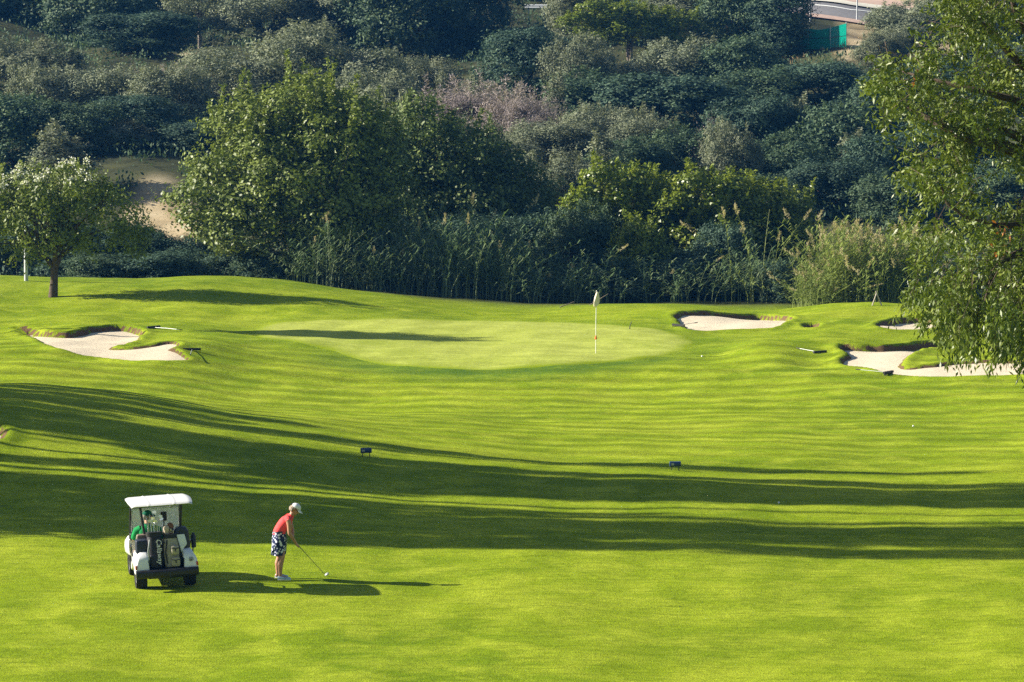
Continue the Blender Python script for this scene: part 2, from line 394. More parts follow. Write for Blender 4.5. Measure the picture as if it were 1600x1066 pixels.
def sheet(name, poly, mat, zfn, step=(.2, .25), keep=0.0, off=0.0, clip=True, sink=0.0):
    """a draped sheet over a world polygon; its rim follows the outline"""
    lo, hi = poly.min(0) - .4, poly.max(0) + .4
    X = np.arange(lo[0], hi[0] + step[0], step[0]); Y = np.arange(lo[1], hi[1] + step[1], step[1])
    x, y = np.meshgrid(X, Y); s = sdf(x, y, poly)
    id_ = np.arange(x.size).reshape(x.shape)
    F = np.stack([id_[:-1, :-1], id_[:-1, 1:], id_[1:, 1:], id_[1:, :-1]], -1).reshape(-1, 4)
    sm = s.ravel()[F].min(1); F = F[sm < keep]
    if clip:       # pull outside vertices of kept faces on to the outline
        e = .02
        gxs = (sdf(x + e, y, poly) - sdf(x - e, y, poly)) / (2 * e); gys = (sdf(x, y + e, poly) - sdf(x, y - e, poly)) / (2 * e)
        o = np.maximum(s, 0); x = x - gxs * o; y = y - gys * o
    z = zfn(x, y) + off - sink * sst(-.4, 0, s)
    used = np.unique(F); rm = -np.ones(x.size, int); rm[used] = np.arange(len(used))
    me = mesh_np(name, np.stack([x, y, z], -1).reshape(-1, 3)[used], rm[F], mat, True, {'edge': sst(-.9, -.1, s + .2 * np.sin(1.7 * x) * np.sin(2.1 * y)).ravel()[used]})
    return tag(link(name, me), kind='structure')
sheet('putting_green', GP, M["green"], base, (.2, .25), off=.014, sink=.035)
for b in BK:
    sheet('bunker', b['poly'], M['sand'], lambda x, y, b=b: base(x, y) - bdepth(b, x, y), (.12, .2), keep=-.02, clip=False)

# ------------------------------------------------------------------ road on the hill
def wpoly(px): return np.array([hit(*p)[:2] for p in px])
RD = [(1180,-8),(1236,-2),(1268,4),(1330,11),(1380,17),(1440,24),(1500,29)]; RB = [(1180,20),(1236,21),(1266,24),(1320,31),(1356,37),(1420,45),(1500,55)]
sheet('road', wpoly(RD + RB[::-1]), M['asphalt'], base, (.5, .6), off=.05)
up = [(x, y - 5) for x, y in RD]
sheet('pavement', wpoly(up + RD[::-1]), M['kerb'], base, (.4, .5), off=.17)
up2 = [(x, y - 16) for x, y in RD]
sheet('paved_verge', wpoly(up2 + up[::-1]), M['paving'], base, (.4, .5), off=.11)
dn = [(x, y + 5) for x, y in RB]
sheet('pavement', wpoly(RB + dn[::-1]), M['paving'], base, (.4, .5), off=.17)
ln = [(1180,2),(1262,8),(1330,16),(1392,24)]
sheet('road_marking', wpoly(ln + [(x, y + 1.3) for x, y in ln[::-1]]), M['linepaint'], base, (.2, .2), off=.075)
# ------------------------------------------------------------------ plants: crowns of leaf-sized faces
def unit(v): return v / (np.linalg.norm(v, axis=1, keepdims=True) + 1e-9)
def leaf_quads(P, D, Ln, Wd, rng, roll=None):
    n = len(P); D = unit(D)
    A = unit(rng.normal(size=(n, 3))) if roll is None else roll
    Sd = unit(np.cross(D, A)); Ln = np.asarray(Ln).reshape(-1, 1) * np.ones((n, 1)); Wd = np.asarray(Wd).reshape(-1, 1) * np.ones((n, 1))
    mid = P + D * Ln * .45
    V = np.stack([P, mid + Sd * Wd, P + D * Ln, mid - Sd * Wd], 1).reshape(-1, 3)
    return V
def quads(n): return np.arange(4 * n).reshape(-1, 4)
def crown_mesh(name, mat, rng, lobes, nclump, lpc, cr, L, W, up=.2, shell=.55, shoots=0, shoot_len=1.2, droop=0, zmin=.05, extra=None, elong=(1,1,1)):
    lob = np.array(lobes, float); vol = (lob[:, 3] * lob[:, 4] * lob[:, 5]) ** .7
    k = rng.choice(len(lob), nclump, p=vol / vol.sum())
    d = unit(rng.normal(size=(nclump, 3)))
    bump = 1 + .16 * np.sin(d[:, 0] * 5 + k) * np.sin(d[:, 1] * 6 + 2 * k) + .10 * np.sin(d[:, 2] * 9 + d[:, 0] * 7 + k)
    r = (shell + (1 - shell) * rng.random(nclump) ** .5) * bump
    C = lob[k, :3] + d * lob[k, 3:] * r[:, None]; ok = C[:, 2] > zmin; C = C[ok]; d = d[ok]; k = k[ok]
    ctone = rng.random(len(C)) * .62; csz = rng.uniform(.6, 1.35, len(C)); cn = np.maximum(4, (lpc * csz ** 2 * rng.uniform(.6, 1.3, len(C)))).astype(int)
    ci = np.repeat(np.arange(len(C)), cn); n = len(ci)
    off = rng.normal(size=(n, 3)) * np.array([.5, .5, .42]) * np.array(elong)
    P = C[ci] + off * (cr * csz[ci])[:, None]
    out = unit(d[ci] * .55 + unit(off) * .75)
    N = unit(out + np.array([0, 0, .30]) + rng.normal(size=(n, 3)) * .42)
    D = rng.normal(size=(n, 3)) + out * .35 + np.array([0, 0, up - droop]); D = unit(D - N * (D * N).sum(1, keepdims=True) * .9)
    tone = np.clip(ctone[ci] + rng.random(n) * .38, 0, 1); sz = rng.uniform(.65, 1.25, n)
    Ls, Ws = L * sz, W * sz
    if shoots:
        top = np.argsort(-(C[:, 2] + .0 * C[:, 0]))[:max(shoots * 3, 10)]; pick = rng.choice(top, shoots)
        PP = []; DD = []
        for c in pick:
            sl = shoot_len * rng.uniform(.5, 1.2); m = int(24 * sl / max(L, .1) * .45); tt = rng.random(m)
            lean = np.array([rng.normal() * .12, rng.normal() * .12, 1])
            p = C[c] + lean * (tt * sl)[:, None] + rng.normal(size=(m, 3)) * .035
            PP.append(p); dd = unit(rng.normal(size=(m, 3)) * np.array([1, 1, .4]) + np.array([0, 0, .55])); DD.append(dd)
        PP = np.concatenate(PP); DD = np.concatenate(DD); m = len(PP)
        P = np.concatenate([P, PP]); D = np.concatenate([D, DD]); N = np.concatenate([N, unit(rng.normal(size=(len(DD), 3)) + np.array([0, 0, .4]))]); Ls = np.concatenate([Ls, L * rng.uniform(.7, 1.1, m)]); Ws = np.concatenate([Ws, W * rng.uniform(.7, 1.1, m)])
        tone = np.concatenate([tone, np.clip(.45 + .5 * rng.random(m), 0, 1)])
    keep = P[:, 2] > zmin * .5
    P, D, N, Ls, Ws, tone = P[keep], D[keep], N[keep], Ls[keep], Ws[keep], tone[keep]
    V = leaf_quads(P, D, Ls, Ws, rng, N); n = len(P)
    me = mesh_np(name, V, quads(n), mat, False, {'tone': np.repeat(tone, 4)})
    return me, C, P
def trunk_mesh(name, mat, rng, base_r, fork, C, nlimb=6, ntwig=40, lean=(0, 0), base_pts=None, stems=1):
    mb = MB(); lx, ly = lean
    fk = Vector((lx, ly, fork))
    for s in range(stems):
        a = 6.28 * s / stems + rng.random(); o = Vector((math.cos(a), math.sin(a), 0)) * (base_r * 1.6 if stems > 1 else 0)
        pts = [o + Vector((0, 0, -.35)), o * 1.05 + Vector((0, 0, .12)), o + fk * .5 + Vector((rng.normal() * .05, rng.normal() * .05, 0)), o * 1.3 + fk]
        mb.tube(pts, [base_r * 1.35, base_r * 1.1, base_r * .9, base_r * .8], 9)
    idx = rng.permutation(len(C)); limbs = []
    for c in C[idx[:nlimb]]:
        e = fk + (Vector(c) - fk) * .8; m = fk + (e - fk) * .5 + Vector((rng.normal() * .2, rng.normal() * .2, .12 * (e - fk).length))
        mb.tube([fk - Vector((0, 0, .08)), m, e], [base_r * .55, base_r * .36, base_r * .12], 6); limbs.append((fk, m, e))
    if limbs:
        for c in C[idx[nlimb:nlimb + ntwig]]:
            c = Vector(c); q = min((p for l in limbs for p in (l[1], l[2])), key=lambda p: (p - c).length)
            mb.tube([q, q.lerp(c, .55) + Vector((rng.normal() * .1, rng.normal() * .1, .08)), c], [base_r * .14, base_r * .09, base_r * .04], 4)
    me = bpy.data.meshes.new(name); me.from_pydata(mb.v, [], mb.f); me.materials.append(mat)
    me.polygons.foreach_set('use_smooth', [True] * len(me.polygons)); me.update()
    return me
class Kind:
    def __init__(s, seed, mat, lobes, nclump, lpc, cr, L, W, bark='bark', base_r=.14, fork=.8, nlimb=7, ntwig=40, lean=(0, 0), stems=1, **kw):
        rng = np.random.default_rng(seed)
        s.crown, C, P = crown_mesh('crown', M[mat], rng, lobes, nclump, lpc, cr, L, W, **kw)
        s.trunk = trunk_mesh('trunk', M[bark], rng, base_r, fork, C, nlimb, ntwig, lean, stems=stems)
        s.W = 2 * np.percentile(np.abs(P[:, :2]), 98); s.H = np.percentile(P[:, 2], 99.6)
round_l = lambda w, h, b: [(0, 0, b + (h - b) * .5, w * .5, w * .5, (h - b) * .55), (w * .22, -w * .1, b + (h - b) * .42, w * .34, w * .34, (h - b) * .42), (-w * .24, w * .08, b + (h - b) * .40, w * .34, w * .34, (h - b) * .42), (.02 * w, -.18 * w, b + (h - b) * .36, w * .36, w * .30, (h - b) * .38)]
K = {}
def lumpy(seed, w, h, n=11, flat=1.0):
    r = np.random.default_rng(seed); L = [(0, 0, h * .40, w * .36, w * .36, h * .42)]
    for k in range(n):
        a = 6.283 * (k + r.random() * .8) / n * 2.4; q = r.uniform(.05, 1.0); el = r.uniform(.05, 1.35)
        R = w * r.uniform(.12, .21); z = h * (.20 + .62 * math.sin(el)) * r.uniform(.85, 1.06)
        rr = (w * .5 - R) * math.cos(el) ** .6
        L.append((rr * math.cos(a), rr * math.sin(a), min(z, h - R * .6), R, R, R * r.uniform(.75, 1.1)))
    return L
K['olive'] = [Kind(i, 'olive', lumpy(i, 5.8, 4.4, 10 + i), 620, 52, .36, .17, .034, shell=.72, shoots=14, shoot_len=.6, up=.35) for i in (1, 2, 3)] + [Kind(4, 'olive', [(-2.6 + q[0], q[1], q[2] * .9, *q[3:]) for q in lumpy(5, 5.0, 4.2, 12)] + lumpy(6, 5.6, 5.0, 13) + [(2.7 + q[0], q[1], q[2] * .85, *q[3:]) for q in lumpy(7, 5.0, 4.2, 12)], 1150, 52, .38, .16, .032, shell=.72, shoots=30, shoot_len=.6, up=.35)]
K['dark'] = [Kind(10 + i, 'dark', lumpy(10 + i, 5.6, 4.6, 9 + i), 620, 52, .36, .17, .044, shell=.72, shoots=8, shoot_len=.5) for i in (1, 2, 3, 4)]
K['deep'] = [Kind(20 + i, 'deep', lumpy(20 + i, 5.4, 5.0, 10 + i), 620, 52, .36, .17, .042, shell=.72) for i in (1, 2, 3)]
K['cypress'] = [Kind(31, 'deep', [(0, 0, 1.6, 1.1, 1.1, 1.6), (0, 0, 4, 1.25, 1.25, 2.4), (0, 0, 6.6, .8, .8, 2.2)], 420, 60, .4, .16, .04, up=.7)]
K['dry'] = [Kind(41, 'dry', lumpy(41, 5, 2.3, 9), 460, 60, .38, .20, .017, shoots=40, shoot_len=1.1, up=.8, nlimb=5)]
K['bare'] = [Kind(45, 'dry', lumpy(45, 3.6, 3.2, 8), 60, 10, .30, .16, .012, nlimb=16, ntwig=150, bark='palebark', base_r=.07, fork=.3)]
K['spindly'] = [Kind(51, 'olive', [(0, 0, 1.2, .6, .6, 1.2), (.1, 0, 2.9, .55, .55, 1.3), (-.1, 0, 4.4, .4, .4, .9)], 120, 50, .34, .17, .036, up=.6, shoots=10, shoot_len=.9, nlimb=4, ntwig=15)]
K['shrub'] = [Kind(61, 'olive', round_l(3.4, 2.6, 0), 190, 55, .4, .15, .032, shoots=25, shoot_len=.7, up=.4, nlimb=4), Kind(62, 'dark', round_l(3.4, 2.6, 0), 190, 55, .4, .15, .036, shoots=15, shoot_len=.5, up=.4, nlimb=4)]
K['glossy'] = [Kind(71, 'glossy', [(0, 0, 5.0, 3.2, 3.2, 3.6), (-2.9, -.2, 4.0, 1.7, 2.0, 1.9), (-2.0, -.8, 5.8, 1.7, 1.6, 1.7), (2.2, -.4, 4.6, 2.2, 2.4, 3.0), (-1.6, -1.6, 3.2, 1.8, 1.6, 1.8), (.2, .2, 7.2, 2.0, 2.2, 1.9), (1.9, -.4, 7.1, 1.7, 1.7, 1.8), (-1.7, .1, 7.0, 1.6, 1.7, 1.8), (3.0, -.3, 5.6, 1.4, 1.6, 1.8), (-.2, -2.2, 4.9, 1.5, 1.2, 1.5), (.9, -1.2, 1.9, 1.2, 1.2, 1.7), (1.4, -2.0, 3.4, 1.4, 1.2, 1.5)], 1250, 58, .42, .17, .052, shoots=120, shoot_len=1.5, up=.35, shell=.45, stems=4, base_r=.12, fork=1.3, nlimb=14, ntwig=120, bark='palebark')]
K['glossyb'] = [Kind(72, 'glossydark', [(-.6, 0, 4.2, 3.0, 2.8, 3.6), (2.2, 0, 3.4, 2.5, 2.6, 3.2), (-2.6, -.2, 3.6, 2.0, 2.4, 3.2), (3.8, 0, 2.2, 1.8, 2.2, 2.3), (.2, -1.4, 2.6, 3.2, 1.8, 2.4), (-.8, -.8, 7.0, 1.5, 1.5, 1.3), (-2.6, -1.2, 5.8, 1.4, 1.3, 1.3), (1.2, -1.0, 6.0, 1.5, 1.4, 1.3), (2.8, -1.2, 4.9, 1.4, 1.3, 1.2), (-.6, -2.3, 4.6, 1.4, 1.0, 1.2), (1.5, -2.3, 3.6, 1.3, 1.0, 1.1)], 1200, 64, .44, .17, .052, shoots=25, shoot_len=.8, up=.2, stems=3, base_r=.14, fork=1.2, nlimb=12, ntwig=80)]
K['bright'] = [Kind(81, 'bright', [(0, 0, 4.6, 1.3, 1.2, 1.5), (-1.5, -.1, 5.0, 1.1, 1.1, 1.3), (1.6, .1, 4.4, 1.2, 1.1, 1.3), (-2.6, 0, 4.0, .9, 1.0, 1.1), (2.8, -.1, 3.8, .9, 1.0, 1.1), (-.8, -.7, 3.2, 1.0, .9, 1.0), (.9, -.8, 3.3, 1.0, .8, .9), (-1.9, -.6, 2.6, 1.0, .8, .9), (2.0, -.5, 2.2, 1.0, .9, 1.1), (.2, .6, 3.4, 2.4, .8, 1.4)], 420, 40, .36, .19, .062, shoots=90, shoot_len=1.1, up=.3, stems=5, base_r=.06, fork=2.0, nlimb=14, ntwig=60, bark='palebark'),
               Kind(82, 'bright', [(0, 0, 3.9, 1.1, 1.1, 1.3), (-.9, 0, 2.6, .9, 1.0, 1.3), (1.0, -.2, 2.9, .9, 1.0, 1.1), (.3, -.5, 1.7, .8, .8, .9)], 230, 42, .36, .18, .06, shoots=40, shoot_len=.9, up=.3, stems=4, base_r=.05, fork=1.6, nlimb=9, ntwig=40, bark='palebark')]
K['tall'] = [Kind(91, 'dark', [(0, 0, 12.5, 2.6, 2.4, 4.0), (.3, .6, 7.5, 3.0, 2.4, 4.0), (-.4, -.5, 4.2, 2.6, 2.2, 3.0), (0, 0, 9.5, 2.9, 2.4, 4.5)], 520, 40, .85, .42, .11, base_r=.3, fork=2.2, nlimb=16, ntwig=30, zmin=.4),
             Kind(92, 'dark', [(0, 0, 11, 1.3, 1.2, 5.2), (0, 0, 6, 1.6, 1.4, 4.6)], 260, 40, .7, .40, .10, base_r=.22, fork=2, nlimb=9, ntwig=20, zmin=.8),
             Kind(94, 'dark', [(0, 0, 9.2, 1.3, 1.2, 2.8), (0, 0, 7.2, 1.4, 1.3, 1.9)], 260, 40, .6, .38, .10, base_r=.2, fork=5.4, nlimb=9, ntwig=20, zmin=5.2),
             Kind(93, 'dark', [(0, 0, 8.0, 2.7, 2.4, 1.9), (1, .3, 7.4, 2, 2, 1.6)], 260, 46, .6, .34, .09, base_r=.2, fork=5.2, nlimb=9, ntwig=30, zmin=.8)]
import random as _r
PR = _r.Random(5); NPL = 0
def put(kind, loc, sx, sz, name, label, cat, group=None, rz=None):
    ks = K[kind]; k = ks[PR.randrange(len(ks))] if not isinstance(kind, tuple) else K[kind[0]][kind[1]]
    e = empty(name, loc, PR.uniform(0, 6.28) if rz is None else rz); e.scale = (sx, sx, sz)
    tag(e, label, cat, group); link('trunk', k.trunk, e); link('crown', k.crown, e); return e
def plant(kind, px, pyt, wpx, d, name, label, cat='shrub', group=None, rz=None, var=None):
    ks = K[kind]; k = ks[PR.randrange(len(ks)) if var is None else var]
    p = at_depth(px, pyt, d); z0 = float(base(np.array([p[0]]), np.array([d]))[0]) - .1
    e = empty(name, (p[0], d, z0), PR.uniform(0, 6.28) if rz is None else rz)
    sx = wpx * d / FPX / k.W; e.scale = (sx, sx, (p[2] - z0) / k.H)
    tag(e, label, cat, group); link('trunk', k.trunk, e); link('crown', k.crown, e); return e

# trees beyond the left edge whose long shadows cross the fairway: (v = y + .17 x of the shadow's middle, x, half width, tip of the shadow, kind)
def caster(v, x, hw, tipx, kind, rz=0.3):
    k = K['tall'][kind]; y = v + SHY * x; z0 = gz(x, y) - .1
    h = (tipx - x) * math.hypot(1, SHY) * math.tan(SUN_EL) - z0 - .1
    e = empty('shade_tree', (x, y, z0), rz); e.scale = (hw * 2 / k.W, hw * 2 / k.W, h / k.H)
    tag(e, 'tall dark leafy tree left of the fairway casting a long shadow across it', 'tree', 'shade trees left of the fairway')
    link('trunk', k.trunk, e); link('crown', k.crown, e)
for a in [(73.85, -27, .92, 24, 1), (75.35, -31, .85, 25, 1), (76.9, -28, .85, 24, 1), (76.2, -24, .5, 12, 1), (77.95, -34, .3, 12, 1), (78.5, -24, .5, 3.5, 1), (79.4, -29, .12, 26, 1),
          (81.2, -26, .70, 17, 2), (82.5, -31, .78, 21, 2), (80.2, -28, .5, -2, 1), (86.1, -27, .75, -7.2, 1), (88.5, -27, .6, -5, 1), (83.7, -24, .62, 20, 1), (84.85, -27, .66, 18, 1), (83.2, -34, .4, 8, 1),
          (87.4, -26, .58, 11, 1), (86.75, -32, .14, 4, 1), (89.9, -26, .85, -4.0, 1), (91.4, -29, .8, -5, 1), (93.2, -26, 1.1, -6, 1), (95.6, -30, 1.3, -7, 1), (98.4, -30, 1.4, -8, 1)]:
    caster(*a)
caster(127.9, -24, 1.6, -3.6, 3)

# ---- the hill: px centre, px top, px width, distance, kind, label
HILL = [
 # far row, crowns run out of the top of the picture
 (30,-70,210,272,'dark','tree','broad dark green tree in the top left corner of the hillside','tree'),
 (150,-60,190,266,'dark','tree','dense dark tree at the top left, right of the corner tree','tree'),
 (228,20,170,248,'deep','tree','big dark rounded tree left of the slender trunked tree','tree'),
 (205,-70,150,285,'dark','tree','dark tree behind the rounded one at the top left','tree'),
 (415,-40,210,268,'olive','tree','grey green tree right of the slender trunked tree','tree'),
 (530,-60,190,268,'olive','tree','tall dull green tree behind the wide silvery shrub','tree'),
 (630,-55,180,262,'dark','tree','tall dull green tree just left of the almost black tree','tree'),
 (735,-70,150,266,'deep','tree','almost black tree at the top middle of the hill','tree'),
 (800,-60,120,285,'deep','tree','dark tree at the top edge behind the pale metal rail','tree'),
 (912,-60,120,256,'olive','tree','pale green tree at the top just right of the metal rail','tree'),
 (985,0,190,250,'bright','tree','yellowish green spreading tree at the top centre of the hill','tree'),
 (1085,-30,150,262,'olive','tree','pale olive tree at the top, right of the yellowish tree','tree'),
 (1160,-50,130,256,'dark','tree','dark tree at the top left of the black cypress','tree'),
 (1222,-70,95,252,'cypress','cypress_tree','black green upright tree beside the road and green screen','tree'),
 (1425,2,130,246,'olive','tree','dusty green bush tree covering the end of the road','tree'),
 (1378,48,80,240,'olive','shrub','dusty shrub at the foot of the road bank','shrub'),
 (1520,-40,170,268,'olive','tree','grey tree on the hill behind the hanging branches','tree'),
 # second row
 (30,62,170,230,'olive','shrub','silvery shrub at the left edge below the corner tree','shrub'),
 (75,100,120,222,'olive','shrub','dark green shrub in front of the silvery shrub at the left edge','shrub'),
 (165,105,150,222,'olive','shrub','grey green shrub below the big dark rounded tree','shrub'),
 (262,100,135,216,'olive','shrub','light topped round shrub left of the wide silvery shrub','shrub'),
 (300,105,110,222,'dry','shrub','leafless purplish brown shrub below the slender trunked tree','shrub'),
 (462,38,325,222,'olive','shrub','very wide silvery olive shrub with a sunlit top','shrub'),
 (585,110,150,216,'olive','shrub','dark shrub on the right flank of the wide silvery shrub','shrub'),
 (655,90,120,232,'olive','shrub','dark green shrub under the dull green trees','shrub'),
 (690,112,30,219,'spindly','sapling','pale yellow upright sapling left of the dry purple shrub','sapling'),
 (722,126,165,212,'dry','shrub','dry purplish shrub with pale bare stalks','shrub'),
 (802,138,130,208.5,'dry','shrub','pale pinkish dry shrub right of the purple one','shrub'),
 (830,45,150,240,'deep','shrub','dark rounded shrub under the metal rail','shrub'),
 (868,112,40,212,'spindly','sapling','pale upright sapling right of the pinkish dry shrub','sapling'),
 (905,55,110,236,'olive','shrub','dull olive shrub below the pale green tree','shrub'),
 (935,112,190,224,'dark','shrub','deep green thicket below the yellowish tree','shrub'),
 (1060,62,170,238,'olive','shrub','mid green shrub on the right of the yellowish tree','shrub'),
 (1040,118,200,222,'deep','shrub','black green thicket in the middle of the hill','shrub'),
 (1150,60,150,236,'dark','shrub','rounded dark shrub left of the cypress foot','shrub'),
 (1180,108,170,226,'dark','shrub','dark shrub below the cypress','shrub'),
 (1290,98,150,228,'deep','shrub','dark shrub in front of the green screen','shrub'),
 (1375,118,150,222,'deep','shrub','dark bluish shrub below the road, left of the hanging branches','shrub'),
 (1480,90,170,232,'dark','shrub','shrub behind the upper hanging branches','shrub'),
 (1590,130,150,226,'deep','shrub','shrub at the right edge behind the hanging branches','shrub'),
 # third row
 (20,150,170,208,'dark','shrub','dark green shrub at the left edge above the white flowers','shrub'),
 (120,160,140,207,'dark','shrub','dark thicket above the spiky sapling at the left','shrub'),
 (78,192,60,196,'spindly','sapling','spiky pale sapling above the white flowering tree','sapling'),
 (112,212,70,197,'spindly','sapling','smaller spiky sapling right of its taller neighbour','sapling'),
 (165,190,140,208,'olive','shrub','bluish shrub just above the dry bank','shrub'),
 (255,185,130,212,'dark','shrub','dark shrub between the dry bank and the big glossy tree','shrub'),
 (230,150,180,211,'deep','shrub','dark hollow thicket above the dry bank','shrub'),
 (330,190,150,207,'deep','shrub','dark shrub hidden behind the left side of the big glossy tree','shrub'),
 (775,215,140,196,'olive','shrub','bluish shrub above the right end of the dark leafy tree','shrub'),
 (868,188,150,200,'olive','shrub','broad bluish shrub below the pale dry shrubs','shrub'),
 (945,165,130,203,'olive','shrub','shrub with a pale sunlit top in the middle of the hill','shrub'),
 (1010,180,120,200,'olive','shrub','shrub with pale upright tips above the bright leafy tree','shrub'),
 (985,215,140,194,'dark','shrub','dark bluish shrub just above the bright leafy tree','shrub'),
 (1075,200,140,197,'dark','shrub','dark shrub left of the isolated sunlit shrub','shrub'),
 (1140,192,95,194,'olive','shrub','isolated sunlit pale shrub on the right of the hill','shrub'),
 (1180,150,150,210,'deep','shrub','dark thicket above the isolated sunlit shrub','shrub'),
 (1225,210,140,198,'dark','shrub','dark shrub right of the isolated sunlit shrub','shrub'),
 (1300,165,170,207,'dark','shrub','broad dark shrub in the shaded right of the hill','shrub'),
 (1300,250,150,190,'deep','shrub','low dark shrub above the plumed reeds','shrub'),
 (1385,210,160,197,'deep','shrub','dark shrub beside the hanging branches','shrub'),
 (1480,190,180,205,'deep','shrub','dark shrub behind the middle hanging branches','shrub'),
 (1400,275,150,186,'dark','shrub','low shrub behind the plumed reeds at the right','shrub'),
 (1570,250,170,194,'dark','shrub','shrub at the right edge behind the lower hanging branches','shrub'),
 (1190,275,150,187,'dark','shrub','dark shrub behind the bright leafy trees','shrub'),
 (865,238,140,184,'olive','shrub','pale silvery shrub between the dark leafy tree and the bright one','shrub'),
 (790,250,100,180,'olive','shrub','pale topped shrub tucked behind the dark leafy tree','shrub'),
 (565,80,60,221,'bare','shrub','bare twiggy shrub on the right shoulder of the wide silvery shrub','shrub'),
 (868,150,60,206,'bare','shrub','bare pale twiggy shrub right of the pinkish dry shrub','shrub'),
 (1105,178,60,196,'bare','shrub','bare twiggy shrub left of the isolated sunlit shrub','shrub'),
 (215,95,70,221,'bare','shrub','bare twiggy shrub below the big dark rounded tree','shrub'),
 (120,78,40,229,'spindly','sapling','pale upright sapling right of the silvery shrub at the left edge','sapling'),
 (745,118,34,216,'spindly','sapling','thin pale sapling above the dry purple shrub','sapling'),
 (1015,165,36,203,'spindly','sapling','thin pale sapling above the bright leafy tree behind the flagstick','sapling'),
 (1245,150,44,211,'spindly','sapling','thin sapling in the shaded right of the hill below the cypress','sapling'),
 (1330,205,50,199,'spindly','sapling','thin sapling above the plumed reeds in the shaded hillside','sapling'),
 (945,210,60,190,'spindly','sapling','upright pale sapling just left above the bright leafy tree','sapling'),
 # front row
 (458,116,312,161.5,'glossy','tree','big glossy green tree with upright sunlit shoots behind the green','tree'),
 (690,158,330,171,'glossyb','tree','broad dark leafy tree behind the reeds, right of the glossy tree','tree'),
 (625,152,150,176,'olive','tree','pale topped tree between the glossy tree and the dark leafy tree','tree'),
 (745,188,110,175,'olive','shrub','pale topped bush on the right shoulder of the dark leafy tree','shrub'),
 (1000,252,210,166,'bright','tree','bright yellow green leafy tree behind the flagstick','tree'),
 (1150,262,220,165,'bright','tree','bright leafy tree with pale stems right of the flagstick','tree'),
 (1000,338,85,160,'bright','shrub','drooping bright leafy spray in the dark bushes below the bright leafy tree','shrub'),
 (1172,405,120,159,'dark','shrub','low dark bush in front, right of the pale stems','shrub'),
 (905,318,130,163.5,'dark','shrub','dark bush at the left foot of the bright leafy tree','shrub'),
 (1030,392,170,160,'deep','shrub','dark bush under the bright leafy tree, behind the far bunker','shrub'),
 (1120,352,120,161,'deep','shrub','dark bush under the pale stems, left of the dead stalks','shrub'),
 (1225,322,110,167,'dark','shrub','dull green bush between the bright tree and the plumed reeds','shrub'),
 (1235,410,110,157,'deep','shrub','low dark bush at the foot of the dead stalks','shrub'),
 (1255,345,60,164,'bright','shrub','small bright leafy bush left of the plumed reeds','shrub'),
 (20,345,150,164,'deep','shrub','dark hedge bush at the left edge behind the flowering tree','shrub'),
 (110,350,150,163,'deep','shrub','dark hedge bush behind the trunk of the flowering tree','shrub'),
 (195,352,140,165,'deep','shrub','dark hedge bush right of the flowering tree','shrub'),
 (285,372,130,164,'deep','shrub','dark hedge bush below the dry bank','shrub'),
 (360,385,120,162,'deep','shrub','dark hedge bush under the left boughs of the glossy tree','shrub'),
 (415,395,110,160,'dark','shrub','dark hedge bush beside the trunk of the glossy tree','shrub'),
 (250,392,130,159,'deep','shrub','low dark bush in front of the hedge below the dry bank','shrub'),
 (160,395,130,159,'dark','shrub','low bush in front of the hedge, right of the flowering tree trunk','shrub'),
 (600,330,160,167,'deep','shrub','black green bush behind the left reeds','shrub'),
 (720,340,170,166,'deep','shrub','black green bush behind the middle reeds','shrub'),
 (830,330,150,167,'deep','shrub','black green bush behind the right end of the reeds','shrub'),
 (520,350,120,166,'dark','shrub','dark bush between the glossy tree and the reeds','shrub'),
 (1450,400,140,160,'dark','shrub','bush behind the plumed reeds under the hanging branches','shrub'),
 (1560,420,160,160,'deep','shrub','dark bush at the right edge below the hanging branches','shrub'),
]
for (px, pt, wd, d, kind, name, label, cat) in HILL:
    v = 3 if (kind == 'olive' and wd > 250) else (PR.randrange(3) if kind == 'olive' else None)
    if kind == 'bright': v = 0 if wd > 150 else 1
    rz = {'glossy': 0.0, 'glossyb': 0.0, 'bright': .2}.get(kind)
    if wd > 250: rz = 0.0
    plant(kind, px, pt, wd, d, name, label, cat, rz=rz, var=v)

# slender tree with a bare trunk at the top left
rng = np.random.default_rng(301)
cm, C, _ = crown_mesh('crown', M['olive'], rng, [(0, 0, 5.4, 2.2, 2.0, 2.2), (-1.3, 0, 4.4, 1.4, 1.4, 1.2), (.8, .2, 6.6, 1.9, 1.8, 2)], 230, 55, .45, .18, .04)
tm = trunk_mesh('trunk', M['palebark'], rng, .13, 3.0, C, 7, 25)
p = hit(312, 92); e = empty('tree', (p[0], p[1], p[2] - .1), 0); tag(e, 'slender tree with a bare pale trunk standing on a dry grassy ledge', 'tree'); link('trunk', tm, e); link('crown', cm, e)

# ---- low scrub on the hill, and dry grass on the bare banks
def scatter(name, n, xr, yr, mat, L, W, spread, hgt, per, seed, ok, up=.7, kind='stuff'):
    rng = np.random.default_rng(seed)
    x = rng.uniform(*xr, n); y = rng.uniform(*yr, n); m = ok(x, y); x, y = x[m], y[m]; z = base(x, y)
    ci = np.repeat(np.arange(len(x)), per); k = len(ci)
    hs = rng.uniform(.4, 1.2, len(x))
    P = np.stack([x, y, z], -1)[ci] + np.stack([rng.normal(size=k) * spread, rng.normal(size=k) * spread, rng.random(k) * hgt * hs[ci]], -1)
    D = unit(rng.normal(size=(k, 3)) * .6 + np.array([0, 0, up])); sz = rng.uniform(.6, 1.3, k)
    tone = np.clip(rng.random(len(x))[ci] * .6 + rng.random(k) * .4, 0, 1)
    me = mesh_np(name, leaf_quads(P, D, L * sz, W * sz, rng), quads(k), M[mat], False, {'tone': np.repeat(tone, 4)})
    return tag(link(name, me), kind=kind)
